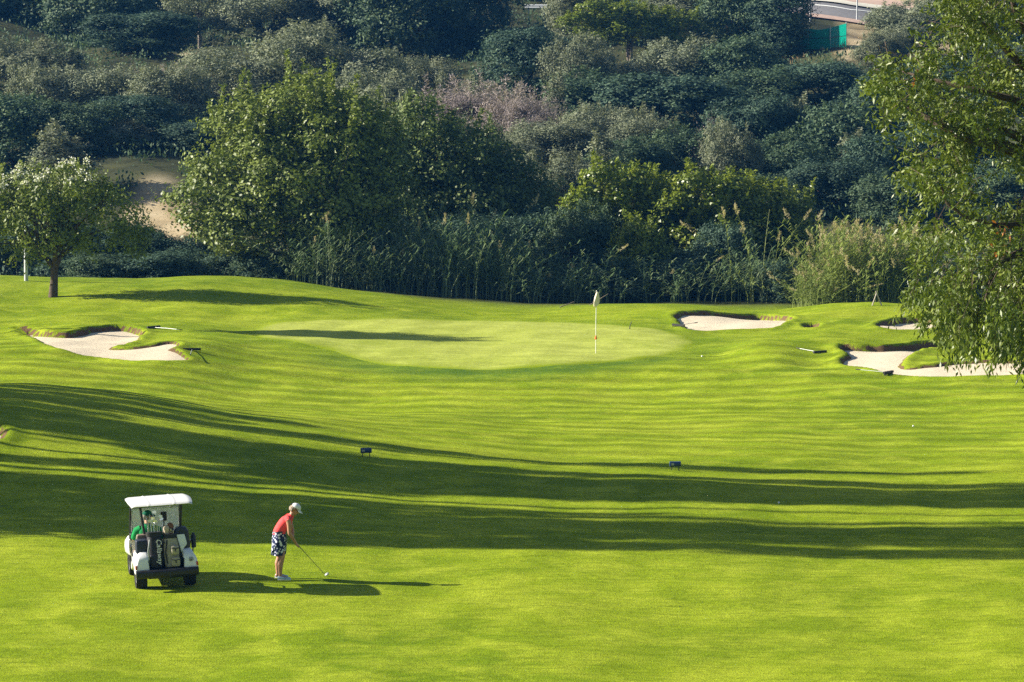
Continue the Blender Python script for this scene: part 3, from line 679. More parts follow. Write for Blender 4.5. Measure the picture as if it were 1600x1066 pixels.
def bank(x, y):     # places left bare: the dry bank, the ledge, the road and its verge
    px = 800 + FPX * x / y
    b = gs(px, 245, 58) * gs(y, 188, 11) > .35
    l = gs(px, 312, 34) * gs(y, 249, 7) > .3
    r = (px > 1215) & (px < 1430) & (y > 246) & (y < 330)
    return b, l, r
sp = lambda x, y: ~(bank(x, y)[0] | bank(x, y)[1] | bank(x, y)[2])
scatter('scrub', 7000, (-62, 62), (172, 310), 'dark', .26, .06, .42, .9, 16, 41, lambda x, y: sp(x, y) & (np.abs(x) < .16 * y + 8))
scatter('scrub', 2500, (-60, 60), (158, 178), 'deep', .24, .06, .4, .8, 14, 42, lambda x, y: np.abs(x) < .16 * y + 4)
scatter('dry_grass', 5000, (-60, 60), (160, 300), 'straw', .30, .012, .12, .12, 9, 43, lambda x, y: bank(x, y)[0] | bank(x, y)[1], up=1.2)
scatter('dry_grass', 500, (15, 50), (246, 300), 'straw', .30, .014, .15, .12, 8, 44, lambda x, y: bank(x, y)[2] & (base(x, y) < 8.2), up=1.2)

# ---- reeds
def reed_mesh(seed, n, h, mat, plume=0., spread=.45, leafL=.5, leafW=.022):
    rng = np.random.default_rng(seed); V = []; T = []; Q = []; MI = []
    def add(v, t, mi):
        V.append(v); T.append(np.full(len(v), t)); MI.append(np.full(len(v) // 4, mi))
    for i in range(n):
        b = rng.normal(size=2) * spread; hh = h * rng.uniform(.6, 1.08); lean = rng.normal(size=2) * (.15 if rng.random() < .75 else .4); tone = rng.random() * .5
        zz = np.linspace(-.1, hh, 7); c = np.stack([b[0] + lean[0] * zz * (zz / hh), b[1] + lean[1] * zz * (zz / hh), zz], -1)
        for a in (0., 2.1, 4.2):     # stem: three faces
            o0 = np.array([math.cos(a), math.sin(a), 0]); o1 = np.array([math.cos(a + 2.1), math.sin(a + 2.1), 0])
            for j in range(6):
                r0, r1 = .022 * (1 - j / 8), .022 * (1 - (j + 1) / 8)
                add(np.array([c[j] + o0 * r0, c[j] + o1 * r0, c[j+1] + o1 * r1, c[j+1] + o0 * r1]), .75, 0)
        m = int(hh * 5.2)
        for j in range(m):
            f = .22 + .78 * (j + rng.random()) / m; p = np.array([np.interp(f * hh, zz, c[:, q]) for q in range(3)])
            a = rng.random() * 6.28; dr = np.array([math.cos(a), math.sin(a), 0]); sd = np.array([-dr[1], dr[0], 0]) 
            L = leafL * rng.uniform(.6, 1.2); wv = leafW * rng.uniform(.7, 1.2); tl = np.clip(tone + .5 * rng.random(), 0, 1)
            p1 = p + dr * L * .45 + np.array([0, 0, L * .42]); p2 = p + dr * L + np.array([0, 0, L * rng.uniform(-.1, .5)])
            add(np.array([p - sd * wv * .6, p + sd * wv * .6, p1 + sd * wv, p1 - sd * wv]), tl, 0)
            add(np.array([p1 - sd * wv, p1 + sd * wv, p2 + sd * .003, p2 - sd * .003]), tl, 0)
        if rng.random() < plume:
            k = 44; tt = rng.random(k); top = c[-1]
            ax = np.array([lean[0] * 2 + .12, lean[1] * 2, 1.0])
            P = top + ax * (tt * .45)[:, None] + rng.normal(size=(k, 3)) * .05 * (1.1 - tt)[:, None]
            D = unit(rng.normal(size=(k, 3)) * .5 + np.array([.25, 0, .9])); lv = leaf_quads(P, D, .16, .022, rng)
            add(lv, .6, 1)
    V = np.concatenate(V); T = np.concatenate(T); MI = np.concatenate(MI)
    return mesh_np('reed_clump', V, quads(len(V) // 4), [M[mat], M['plume']], False, {'tone': T}, mi=MI)
RD_ = [reed_mesh(400 + i, 11, 4.0, 'reed', .02, .5, .6, .03) for i in range(4)]
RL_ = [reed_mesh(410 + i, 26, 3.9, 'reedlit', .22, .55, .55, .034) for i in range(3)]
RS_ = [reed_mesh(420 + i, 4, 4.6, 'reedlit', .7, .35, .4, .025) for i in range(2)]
def reeds(px, top, d, meshes, label, group, i):
    p = at_depth(px, top, d); z0 = float(base(np.array([p[0]]), np.array([d]))[0])
    o = link('reed_clump', meshes[i % len(meshes)]); o.location = (p[0], d, z0 - .05); o.rotation_euler = (0, 0, PR.uniform(0, 6.28))
    s = (p[2] - z0) / 4.1; o.scale = (max(.8, s), max(.8, s), s)
    tag(o, label, 'reeds', group)
i = 0
for px in range(912, 1262, 46):
    reeds(px + PR.uniform(-10, 10), 392 + PR.uniform(-25, 35), 156.5 + PR.uniform(-1, 1), RD_, 'sparse dull reed clump in front of the dark bushes right of the flag', 'sparse reeds right of the flag', i); i += 1
for px in range(470, 905, 17):
    for row in range(2):
        top = 340 + 18 * math.sin(px * .045) + 22 * math.sin(px * .021 + 2) + PR.uniform(-14, 26) + (35 if px > 780 else 0) + 10 * row
        reeds(px + PR.uniform(-8, 8), top, 160.0 - 2.6 * row + PR.uniform(-.8, .8) + (px > 640) * 0, RD_, 'clump of tall dark green reeds in the belt behind the green', 'dark reeds behind the green', i); i += 1
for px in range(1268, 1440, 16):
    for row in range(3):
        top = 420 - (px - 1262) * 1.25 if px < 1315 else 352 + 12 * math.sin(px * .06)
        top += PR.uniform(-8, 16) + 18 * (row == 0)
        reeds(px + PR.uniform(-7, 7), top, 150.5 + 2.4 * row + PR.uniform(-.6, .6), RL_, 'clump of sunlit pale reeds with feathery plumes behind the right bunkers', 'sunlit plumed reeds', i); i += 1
for px, top, lb in ((1164, 335, 'tallest pale reed stalks against the bright leafy tree'), (1205, 352, 'pale plumed reed stalks just right of the bright leafy tree'), (1272, 338, 'leaning plumed reed stalks at the left end of the sunlit reed bank')):
    reeds(px, top, 156.5, RS_, lb, None, i); i += 1

# ---- white flowering tree on the left mound
rng = np.random.default_rng(77)
lob = [(-.7, 0, 3.2, 2.3, 2.0, 1.7), (1.5, .1, 3.3, 1.9, 1.7, 1.5), (.4, -.3, 4.2, 2.2, 1.8, 1.2), (-2.3, 0, 3.4, 1.2, 1.4, 1.5), (2.9, .2, 2.5, .9, 1.1, .8)]
cm, C, P = crown_mesh('crown', M['glossy'], rng, lob, 400, 46, .38, .17, .042, up=.25, shoots=25, shoot_len=.6, zmin=1.3)
b = gpt(85, 464); e = empty('flowering_tree', b - Vector((0, 0, .05))); tag(e, 'small white flowering tree with a dark bent trunk on the left mound', 'tree')
link('crown', cm, e)
mb = MB()
mb.tube([(-.06, 0, -.3), (-.05, 0, .1), (.0, 0, .75), (.03, 0, 1.35)], [.26, .19, .15, .15], 11)
FK = Vector((.03, 0, 1.3))
for q in [(-.55, .05, 1.75), (.35, .1, 1.75), (.1, -.3, 1.9)]:
    mb.tube([FK - Vector((0, 0, .12)), FK.lerp(Vector(q), .6) + Vector((0, 0, .05)), q], [.13, .11, .085], 8)
    for c in C[rng.choice(len(C), 12)]:
        c = Vector(c); mb.tube([q, Vector(q).lerp(c, .5) + Vector((0, 0, .12)), c], [.06, .04, .015], 5)
mb.build('trunk', M['bark'], e)
top = C[(C[:, 2] > 4.3) & (C[:, 0] < 1.6) | (C[:, 2] > 3.9) & (C[:, 0] < -1.2)]
pk = top[rng.choice(len(top), min(34, len(top)), replace=False)] + np.array([0, -.1, .30])
ci = np.repeat(np.arange(len(pk)), 34); k = len(ci)
Pf = pk[ci] + rng.normal(size=(k, 3)) * .10; Df = unit(rng.normal(size=(k, 3)) + np.array([0, 0, .5]))
link('blossom', mesh_np('blossom', leaf_quads(Pf, Df, .085, .035, rng), quads(k), M['blossom'], False, {'tone': np.repeat(rng.random(k), 4)}), e)

# ---- hanging tree on the right: trunk outside the frame, boughs reaching into the picture
rng = np.random.default_rng(99); D0 = 60.0
outl = np.array([(1478,-60),(1470,5),(1440,42),(1395,66),(1358,108),(1352,150),(1372,182),(1408,192),(1398,216),(1418,238),(1404,275),(1400,312),(1424,334),(1408,380),(1428,415),(1412,455),(1440,480),(1470,505),(1490,530),(1530,520),(1560,535),(1592,530),(1700,560),(1900,560),(2150,420),(2300,100),(2280,-150),(2100,-350),(1750,-380),(1560,-250)], float)
nc = 1750; q = np.concatenate([np.stack([rng.uniform(1345, 2300, nc), rng.uniform(-380, 600, nc)], -1), np.stack([rng.uniform(1430, 1750, 110), rng.uniform(410, 560, 110)], -1)]); q = np.repeat(q[sdf(q[:, 0], q[:, 1], outl) < -8], 8, 0); cdep = np.repeat(rng.normal(size=len(q) // 8) * 1.1, 8); q = q + rng.normal(size=q.shape) * np.array([13, 15])
sd_ = sdf(q[:, 0], q[:, 1], outl)
gap = np.zeros(len(q))
for (gx0, gy0, sx0, sy0) in ((1578, 285, 34, 32), (1440, 205, 16, 20), (1590, 60, 22, 22), (1470, 320, 20, 12), (1545, 200, 12, 10), (1500, 90, 10, 14), (1440, 300, 10, 9), (1530, 480, 14, 10), (1475, 410, 12, 10), (1590, 200, 12, 16)):
    gap = np.maximum(gap, gs(q[:, 0], gx0, sx0 * 1.45) * gs(q[:, 1], gy0, sy0 * 1.45))
kp = (sd_ < -2) & (rng.random(len(q)) > gap * 1.15); q = q[kp]
dep = D0 + cdep[kp] + rng.normal(size=len(q)) * .16
C = np.array([at_depth(a, b_, d) for (a, b_), d in zip(q, dep)])
PV = []; PD = []; TN = []; tw = MB()
for ii, c in enumerate(C):
    low = sst(380, 520, q[ii, 1]); L = rng.uniform(.25, .5) + .35 * low * rng.random(); m = int(rng.integers(12, 22) + 7 * low); tt = rng.random(m) ** .8
    a = rng.random() * 6.28; sx = rng.normal() * (.32 - .2 * low)
    ax = np.array([sx - .10, rng.normal() * .25, -1.0 + (.75 * (1 - low)) * rng.random() * 1.6]); ax /= np.linalg.norm(ax)
    p = c + ax * (tt * L)[:, None] + rng.normal(size=(m, 3)) * .045
    PV.append(p); PD.append(unit(rng.normal(size=(m, 3)) * np.array([.55, .55, .35]) + np.array([-.05, 0, -.42 - .8 * low]))); TN.append(np.clip(rng.random() * .55 + rng.random(m) * .45, 0, 1))
    if ii % 3 == 0: tw.tube([c - ax * .25, c + ax * L * .5, c + ax * L], [.006, .004, .002], 3)
PV = np.concatenate(PV); PD = np.concatenate(PD); TN = np.concatenate(TN); k = len(PV); sz = rng.uniform(.7, 1.25, k)
b0 = Vector((13.2, 61.5, gz(13.2, 61.5))); e = empty('hanging_tree', b0); tag(e, 'large tree with drooping narrow leaves hanging in from the right edge', 'tree')
PV = PV - np.array(b0)
link('crown', mesh_np('crown', leaf_quads(PV, PD, .118 * sz, .0185 * sz, rng), quads(k), M['euca'], False, {'tone': np.repeat(TN, 4)}), e)
kr = 40; cr_ = np.concatenate([np.array(at_depth(a, b_, D0 - .8)) + rng.normal(size=(nn, 3)) * np.array([.07, .1, .09]) for a, b_, nn in ((1435, 122, 7), (1560, 382, 9), (1572, 365, 6), (1552, 360, 5))]) - np.array(b0)
kr = len(cr_); link('rusty_leaves', mesh_np('rusty_leaves', leaf_quads(cr_, unit(rng.normal(size=(kr, 3)) * .5 + np.array([0, 0, -.8])), .12, .02, rng), quads(kr), M['rust'], False, {'tone': np.repeat(rng.random(kr), 4)}), e)
def wp(px, py, d=D0): return Vector(at_depth(px, py, d)) - b0
mb = MB(); mb.v = [tuple(np.array(v) - np.array(b0)) for v in tw.v]; mb.f = tw.f
mb.tube([(0, 0, -.4), (0, 0, .3), (-.15, -.1, 3), (.05, -.2, 6.0), (-.1, -.4, 8.5), (.2, -.6, 12)], [.46, .36, .30, .26, .20, .08], 12)
J = [Vector((-.02, -.25, 6.4)), Vector((-.05, -.35, 7.8)), Vector((.0, -.25, 5.2))]
for j, ptsx, r in ((0, [(1750, 275), (1600, 240), (1560, 228), (1500, 212), (1440, 180), (1418, 168)], (.15, .10, .075, .055, .035, .025)),
                   (0, [(1720, 262), (1610, 222), (1570, 205), (1530, 200)], (.10, .07, .05, .02)),
                   (2, [(1780, 380), (1600, 352), (1555, 352), (1510, 340), (1480, 318), (1470, 290)], (.11, .04, .032, .026, .02, .012)),
                   (2, [(1790, 395), (1600, 392), (1570, 405), (1552, 425), (1545, 448), (1535, 490)], (.12, .05, .045, .04, .026, .015)),
                   (2, [(1770, 440), (1650, 430), (1560, 452), (1500, 430), (1450, 440)], (.09, .04, .03, .02, .012)),
                   (1, [(1760, 120), (1600, 105), (1575, 80), (1540, 40), (1500, 20)], (.12, .06, .045, .03, .015)),
                   (1, [(1760, 90), (1610, 60), (1590, 30), (1570, -40)], (.10, .05, .04, .02)),
                   (1, [(1750, 160), (1600, 160), (1520, 140), (1440, 120), (1400, 110)], (.10, .05, .035, .02, .012)),
                   (1, [(1900, -60), (1960, -200)], (.12, .04)), (0, [(2050, 150), (2180, 60)], (.12, .04)), (2, [(2020, 420), (2120, 400)], (.1, .04))):
    P_ = [J[j]] + [wp(a, b_, D0 + .5 * math.sin(a * .02)) for a, b_ in ptsx]
    mb.tube(P_, [r[0] * 1.4] + [1.35 * x for x in r], 7)
mb.build('trunk', M['bark'], e)

# ------------------------------------------------------------------ materials of the small things
M['white'] = plain('white_gelcoat', (.78, .78, .78), .28, .5, var=.03, scale=3, coat=.4)
M['roofw'] = plain('white_roof', (.66, .655, .64), .42, .5, var=.05, scale=2)
M['black'] = plain('black_plastic', (.018, .018, .020), .45, .4, var=.3)
M['tyre'] = plain('tyre_rubber', (.020, .019, .018), .85, .2, var=.4, scale=30, bump=.3)
M['navy'] = plain('navy_vinyl', (.018, .024, .045), .5, .4, var=.2)
M['seat'] = plain('brown_seat_vinyl', (.20, .15, .12), .5, .4, var=.15)
M['steel'] = plain('bright_steel', (.62, .62, .64), .25, .5, 1, var=.08)
M['darksteel'] = plain('dark_steel', (.10, .10, .11), .3, .5, 1, var=.2)
M['rim'] = plain('silver_rim', (.50, .50, .52), .35, .5, .6, var=.1)
M['lens'] = plain('red_lens', (.45, .06, .02), .2, .5, var=.1)
M['bagblack'] = plain('black_bag_fabric', (.022, .022, .026), .6, .3, var=.5, scale=30, bump=.4)
M['bagbeige'] = plain('beige_bag_fabric', (.36, .33, .25), .8, .2, var=.2, scale=25, bump=.4)
M['strap'] = plain('black_strap', (.03, .03, .03), .7, .2, var=.2)
M['print'] = plain('white_print', (.80, .80, .80), .5, .3, var=.02)
M['towel'] = plain('white_towel', (.72, .76, .82), .95, .1, var=.06, scale=60, bump=.4)
M['brown'] = plain('brown_knit', (.20, .09, .045), .95, .1, var=.4, scale=40, bump=.5)
M['cream'] = plain('cream_knit', (.55, .45, .34), .95, .1, var=.2, scale=40, bump=.5)
M['skin'] = plain('tanned_skin', (.46, .235, .145), .5, .4, var=.12, scale=20)
M['skin2'] = plain('ruddy_skin', (.48, .26, .18), .5, .4, var=.12, scale=20)
M['coral'] = plain('coral_cotton', (.80, .085, .085), .85, .15, var=.16, scale=9, bump=.5)
M['greenshirt'] = plain('green_cotton', (.012, .23, .065), .85, .15, var=.15, scale=30, bump=.3)
M['greencap'] = plain('dark_green_cap', (.008, .10, .060), .85, .15, var=.15, scale=30)
M['capw'] = plain('white_cap', (.74, .73, .76), .85, .15, var=.05, scale=30)
M['hair'] = plain('ash_blonde_hair', (.30, .23, .17), .6, .3, var=.3, scale=60, bump=.4)
M['greyhair'] = plain('grey_hair', (.25, .23, .21), .7, .3, var=.3, scale=60, bump=.4)
M['shoe'] = plain('pale_blue_shoe', (.42, .58, .72), .6, .3, var=.15, scale=20)
M['sole'] = plain('white_sole', (.75, .75, .73), .7, .3, var=.06)
M['glassdark'] = plain('dark_lens', (.012, .010, .010), .12, .6, var=.1)
M['grip'] = plain('black_grip', (.02, .02, .022), .8, .2, var=.2)
M['blue'] = plain('dark_blue_marker', (.012, .035, .13), .4, .5, var=.15)
M['pole'] = plain('white_pole', (.78, .77, .72), .5, .4, var=.05)
M['flag'] = plain('cream_flag', (.72, .65, .46), .8, .2, var=.06, scale=8)
M['orange'] = plain('orange_band', (.75, .16, .03), .6, .3, var=.1)
M['wood'] = plain('weathered_wood', (.42, .37, .31), .85, .2, var=.25, scale=12, bump=.3)
M['postgrey'] = plain('galvanised_grey', (.46, .48, .50), .55, .4, .3, var=.12)
M['rubber'] = plain('rake_black', (.022, .022, .022), .6, .3, var=.2)
M['alum'] = plain('grey_handle', (.36, .38, .37), .5, .5, .3, var=.1)
M['ball'] = plain('white_ball', (.82, .82, .80), .3, .5, var=.02)
# floral skirt
t = NT('floral_skirt'); v = t.new('ShaderNodeTexVoronoi'); v.inputs['Scale'].default_value = 17; v.inputs['Randomness'].default_value = 1; t.L(t.P(), v.inputs['Vector'])
n = t.noise(26, 4, .7, dist=.8); f = t.math('ADD', t.math('MULTIPLY', v.outputs['Distance'], .9), t.math('MULTIPLY', n, .75))
M['floral'] = t.base(t.ramp(f, [(.68, (.74, .75, .80)), (.72, (.40, .46, .62)), (.76, (.022, .03, .085))]), .85, .15)
t = NT('green_screen'); n = t.noise(2.2, 4, .6); n2 = t.noise(1.1, 3, .6, vec=t.mapv((3, 3, .6)))
t.base(t.mix(n2, t.mix(n, (.01, .30, .23), (.03, .45, .36)), (.06, .50, .44)), .7, .3); tr = t.new('ShaderNodeBsdfTranslucent'); tr.inputs[0].default_value = (.05, .62, .52, 1); mx = t.new('ShaderNodeMixShader'); mx.inputs[0].default_value = .6
t.L(t.p.outputs[0], mx.inputs[1]); t.L(tr.outputs[0], mx.inputs[2]); t.L(mx.outputs[0], t.out.inputs['Surface']); M['screen'] = t.m
# clear windshield, its pale reflection mixed in as a whitish base
t = NT('windshield'); t.base((.75, .82, .85), .15, .6); tr = t.new('ShaderNodeBsdfTransparent'); mx = t.new('ShaderNodeMixShader'); mx.inputs[0].default_value = .42
t.L(tr.outputs[0], mx.inputs[1]); t.L(t.p.outputs[0], mx.inputs[2]); t.L(mx.outputs[0], t.out.inputs['Surface']); M['windshield'] = t.m

# ------------------------------------------------------------------ golf clubs
def head_mb(kind, c, d, f):
    """club head at c; d = shaft direction towards the head, f = toe direction"""
    c, d, f = Vector(c), Vector(d).normalized(), Vector(f).normalized(); f = (f - d * f.dot(d)).normalized(); s = d.cross(f)
    Mx = Matrix((f, s, d)).transposed(); mb = MB()
    if kind == 'iron':
        P = [(-.014, 0), (.005, .026), (.06, .044), (.078, .026), (.078, -.010), (.06, -.02), (0, -.016)]
        V = [c + f * a + d * (-b) + s * o for o in (-.007, .006) for a, b in P]; n = len(P)
        mb.add(V, [tuple(range(n))[::-1], tuple(range(n, 2*n))] + [(k, (k+1) % n, n+(k+1) % n, n+k) for k in range(n)])
    else:
        mb.ell(c + f * .045, (.052, .040, .022), Mx, 14, 9)
    return mb
def golf_club(butt, head, toe, kind, label, headmat, group=None, grip_len=.26, shaftmat='darksteel'):
    butt, head = Vector(butt), Vector(head); d = (head - butt).normalized()
    e = empty('golf_club', head); tag(e, label, 'golf club', group)
    a, b = butt - head, Vector((0, 0, 0))
    MB().tube([a + d * grip_len, a + d * .5, b], [.0075, .0065, .0048], 8).build('shaft', M[shaftmat], e)
    MB().tube([a, a + d * .01, a + d * grip_len], [.013, .0145, .010], 10).build('grip', M['grip'], e)
    head_mb(kind, (0, 0, 0), d, toe).build('club_head', M[headmat], e, bevel=0)
    return e

# ------------------------------------------------------------------ people
def ring(c, u, v, ru, rv, n=20, sq=1.0, wob=None):
    c, u, v = Vector(c), Vector(u), Vector(v); R = []
    for k in range(n):
        th = 2 * math.pi * k / n; a, b = math.cos(th), math.sin(th)
        a = math.copysign(abs(a) ** sq, a); b = math.copysign(abs(b) ** sq, b); w = 1 + (wob(th) if wob else 0)
        R.append(c + u * (ru * a * w) + v * (rv * b * w))
    return R
def spine_rings(S, n=20, grow=0.0):
    """S: list of (x, z, depth radius, width radius); rings stand across the spine in the xz plane"""
    out = []
    for i, (x, z, rd, rw) in enumerate(S):
        a, b = S[max(i-1, 0)], S[min(i+1, len(S)-1)]; t = Vector((b[0]-a[0], 0, b[1]-a[1])).normalized()
        u = Vector((t.z, 0, -t.x)); out.append(ring((x, 0, z), u, (0, 1, 0), rd + grow, rw + grow, n, .9))
    return out
def hand(mb, palm, fwd, side, shaft_d=None, axis_p=None, r=.0085, thumb_sign=1):
    """palm lump, five fingers; the fingers wrap round an axis when one is given"""
    palm, fwd, side = Vector(palm), Vector(fwd).normalized(), Vector(side).normalized()
    up = fwd.cross(side).normalized(); Mx = Matrix((fwd, side, up)).transposed()
    mb.ell(palm, (.046, .040, .017), Mx, 12, 8)
    for k, (ln, off) in enumerate(((.066, -.030), (.076, -.010), (.070, .010), (.054, .029))):
        root = palm + fwd * .034 + side * off
        if axis_p is not None:
            A = Vector(axis_p); D = Vector(shaft_d).normalized(); q = A + D * (root - A).dot(D)
            rad = (root - q).normalized(); tan = D.cross(rad) * thumb_sign; R = .022
            P = [root] + [q + (rad * math.cos(a) + tan * math.sin(a)) * R for a in (.5, 1.3, 2.1, 2.9)]
            mb.tube(P, [r, r, r * .95, r * .9, r * .8], 7, True)
        else:
            P = [root, root + fwd * ln * .4 - up * .004, root + fwd * ln * .72 - up * .018, root + fwd * ln * .85 - up * .036]
            mb.tube(P, [r, r * .97, r * .9, r * .8], 7, True)
    th = palm - side * .034 * thumb_sign + fwd * -.006
    mb.tube([th, th + fwd * .022 - side * .014 * thumb_sign, th + fwd * .046 - side * .012 * thumb_sign - up * .008], [r * 1.2, r * 1.05, r * .85], 7, True)
def head_parts(mb, c, f, up, s=1.0):
    """skull, jaw, nose, brow, ears joined into the body mesh"""
    f, up = Vector(f).normalized(), Vector(up).normalized(); sd = up.cross(f); Mx = Matrix((f, sd, up)).transposed(); c = Vector(c)
    H = lambda a, b, d: c + (f * a + sd * b + up * d) * s
    mb.ell(H(-.008, 0, .028), (.094 * s, .074 * s, .088 * s), Mx); mb.ell(H(.022, 0, -.035), (.064 * s, .056 * s, .074 * s), Mx)
    mb.ell(H(.062, 0, -.082), (.026 * s, .030 * s, .022 * s), Mx)                       # chin
    mb.tube([H(.078, 0, .012), H(.098, 0, -.018), H(.102, 0, -.030)], [.009 * s, .013 * s, .014 * s], 8, True)   # nose
    mb.ell(H(.078, 0, .024), (.016 * s, .052 * s, .010 * s), Mx)                         # brow
    mb.ell(H(.080, 0, -.056), (.010 * s, .024 * s, .009 * s), Mx)                        # lips
    for b in (-1, 1):
        mb.ell(H(.058, b * .036, -.016), (.022 * s, .020 * s, .018 * s), Mx)             # cheeks
        mb.ell(H(-.006, b * .075, -.006), (.018 * s, .010 * s, .031 * s), Mx)            # ears
    return H, Mx
def cap_mesh(H, Mx, s, mat, parent, name='cap', brim=True):
    mb = MB(); R = []
    for j in range(9):
        ph = math.pi / 2 * j / 8; R.append([H(-.006 + .104 * math.cos(ph) * math.cos(a), .086 * math.cos(ph) * math.sin(a), .034 + .092 * math.sin(ph) + .010 * math.cos(a) * math.cos(ph)) for a in [2*math.pi*k/22 for k in range(22)]])
    mb.loft(R[:-1] + [[H(-.006, 0, .128)] * 22], cap=False)
    o = mb.build(name, mat, parent, solid=.004)
    if brim:
        b = MB(); n = 11; V = []
        for i in range(5):
            for k in range(n):
                a = (k / (n-1) - .5) * 2.3; r = i / 4
                V.append(H(.070 * math.cos(a) + .028 + r * (.080 * math.cos(a * .8)), .088 * math.sin(a) * (1 - .05 * r), .044 - r * .022 - .020 * (a / 1.15) ** 2))
        b.add(V, [(i*n+k, i*n+k+1, (i+1)*n+k+1, (i+1)*n+k) for i in range(4) for k in range(n-1)])
        b.build('brim', mat, o, solid=.005)
    return o
def build_woman():
    p = gpt(440, 905); e = empty('person', p, 0)
    tag(e, 'woman in a coral sleeveless top, navy floral skirt and white cap bending over her club', 'person')
    mb = MB()
    S_ = [(-.035, .80, .10, .13), (-.045, .86, .125, .165), (-.042, .93, .118, .155), (-.005, 1.01, .108, .135), (.055, 1.09, .118, .150), (.115, 1.16, .112, .158), (.160, 1.212, .080, .120), (.182, 1.245, .05, .06)]
    mb.loft(spine_rings(S_))
    mb.tube([(.165, 0, 1.20), (.205, 0, 1.27), (.232, 0, 1.325)], [.060, .050, .052], 12, True)     # neck
    H, Mx = head_parts(mb, (.272, 0, 1.385), (.80, -.10, -.60), (.60, 0, .80), .98)
    G0, G1 = Vector((.212, -.005, .80)), Vector((.80, -.06, .035)); gd = (G1 - G0).normalized()
    hr, hl = G0 + gd * .175, G0 + gd * .075
    for y, el, hp in ((-1, (.172, -.178, .935), hr), (1, (.205, .165, .955), hl)):
        wr = hp + Vector((-.035, y * .032, .062))
        mb.tube([(.135, y * .125, 1.205), (.152, y * .170, 1.185), (.165, y * .180, 1.10), el], [.058, .056, .047, .038], 11, True)
        mb.tube([el, Vector(el).lerp(wr, .35) + Vector((0, y * .004, 0)), wr], [.038, .038, .026], 11, True)
        mb.tube([wr, wr.lerp(hp, .6)], [.026, .026], 9, True)
        hand(mb, hp + Vector((-.014, y * .016, .010)), (.35, -y * .75, -.35), gd * -1, gd, G0, thumb_sign=-y)
    for y, ox in ((-1, .01), (1, -.055)):
        mb.tube([(-.035, y * .085, .84), (-.02 + ox * .5, y * .10, .64), (.012 + ox, y * .112, .455), (.0 + ox, y * .115, .40), (-.028 + ox, y * .118, .30), (-.03 + ox, y * .122, .17), (-.025 + ox, y * .124, .085)], [.092, .076, .056, .053, .057, .040, .036], 14, True)
        mb.tube([(-.05 + ox, y * .125, .05), (.05 + ox, y * .13, .05), (.13 + ox, y * .138, .035)], [.036, .036, .026], 10, True)
    mb.build('body', M['skin'], e, remesh=.007, sm=2)
    # sleeveless top with a folded collar
    T = [(-.043, .895, .128, .168), (-.042, .93, .127, .166), (-.004, 1.01, .117, .145), (.056, 1.09, .127, .160), (.112, 1.155, .122, .166), (.150, 1.198, .092, .142), (.178, 1.232, .062, .080), (.19, 1.252, .056, .060)]
    sh = MB(); sh.loft(spine_rings(T, 26), cap=False)
    top_ = sh.build('sleeveless_top', M['coral'], e, subd=1)
    for y in (-1, 1):
        MB().tube([(.125, y * .085, 1.215), (.150, y * .150, 1.195), (.157, y * .176, 1.165)], [.070, .066, .060], 14).build('shoulder_strap', M['coral'], top_)
    co = MB(); co.loft([ring((.186, 0, 1.240), (.85, 0, -.5), (0, 1, 0), .066, .072, 20), ring((.203, 0, 1.272), (.85, 0, -.5), (0, 1, 0), .057, .060, 20)], cap=False); co.build('collar', M['coral'], top_, solid=.006)
    # skirt with soft folds
    R = []
    for i, tt in enumerate(np.linspace(0, 1, 12)):
        z = .945 - .455 * tt; fl = lambda th, tt=tt: .075 * tt * math.sin(7 * th + .6) * (0.4 + .6 * tt) + .02 * math.sin(3 * th)
        R.append(ring((-.044 - .022 * tt + .012 * math.sin(3 * tt), 0, z), (1, 0, 0), (0, 1, 0), .128 + .018 * sst(0, .4, tt) - .004 * tt, .168 + .03 * sst(0, .35, tt) + .012 * tt, 44, 1, fl))
    sk = MB(); sk.loft(R, cap=False); so = sk.build('skirt', M['floral'], e, solid=.005)
    wb = MB(); wb.loft([ring((-.044, 0, .935), (1, 0, 0), (0, 1, 0), .134, .174, 30), ring((-.04, 0, .962), (1, 0, .1), (0, 1, 0), .130, .168, 30)], cap=False); wb.build('waistband', M['navy'], so, solid=.004)
    for y, ox in ((-1, .01), (1, -.055)):
        b = MB(); X = [(-.085, .030, .045), (-.05, .038, .050), (.02, .041, .044), (.09, .045, .036), (.15, .042, .030), (.178, .028, .022)]
        b.loft([ring((x + ox, y * .130, .018 + h * .62), (0, 1, 0), (0, 0, 1), wd, h * .75, 14, .85) for x, wd, h in X])
        so_ = b.build('shoe', M['shoe'], e, subd=1)
        b2 = MB(); b2.loft([ring((x + ox, y * .130, .012), (0, 1, 0), (0, 0, 1), wd * 1.06, .013, 10, .6) for x, wd, h in X]); b2.build('sole', M['sole'], so_)
    hb = MB(); hb.ell(H(-.030, 0, .012), (.082, .080, .080), Mx, 20, 12); hb.ell(H(-.070, 0, -.026), (.034, .054, .046), Mx, 14, 9)
    for k in range(9):
        a = (k / 8 - .5) * 2.6 + math.pi; q = H(-.02 + .085 * math.cos(a), .080 * math.sin(a), -.02); hb.tube([q, q + Vector((-.012, 0, -.03)), q + Vector((-.012 + .01 * math.sin(k * 3), .006 * math.sin(k), -.062))], [.018, .017, .008], 6, True)
    hb.build('hair', M['hair'], e, remesh=.006, sm=2)
    c = cap_mesh(H, Mx, .98, M['capw'], e)
    bw = MB(); bw.ell(H(-.112, 0, .036), (.014, .022, .014), Mx, 10, 7); bw.ell(H(-.118, .026, .040), (.012, .022, .016), Mx, 10, 7); bw.ell(H(-.118, -.026, .040), (.012, .022, .016), Mx, 10, 7); bw.build('bow', M['strap'], c, remesh=.004)
    g = MB()
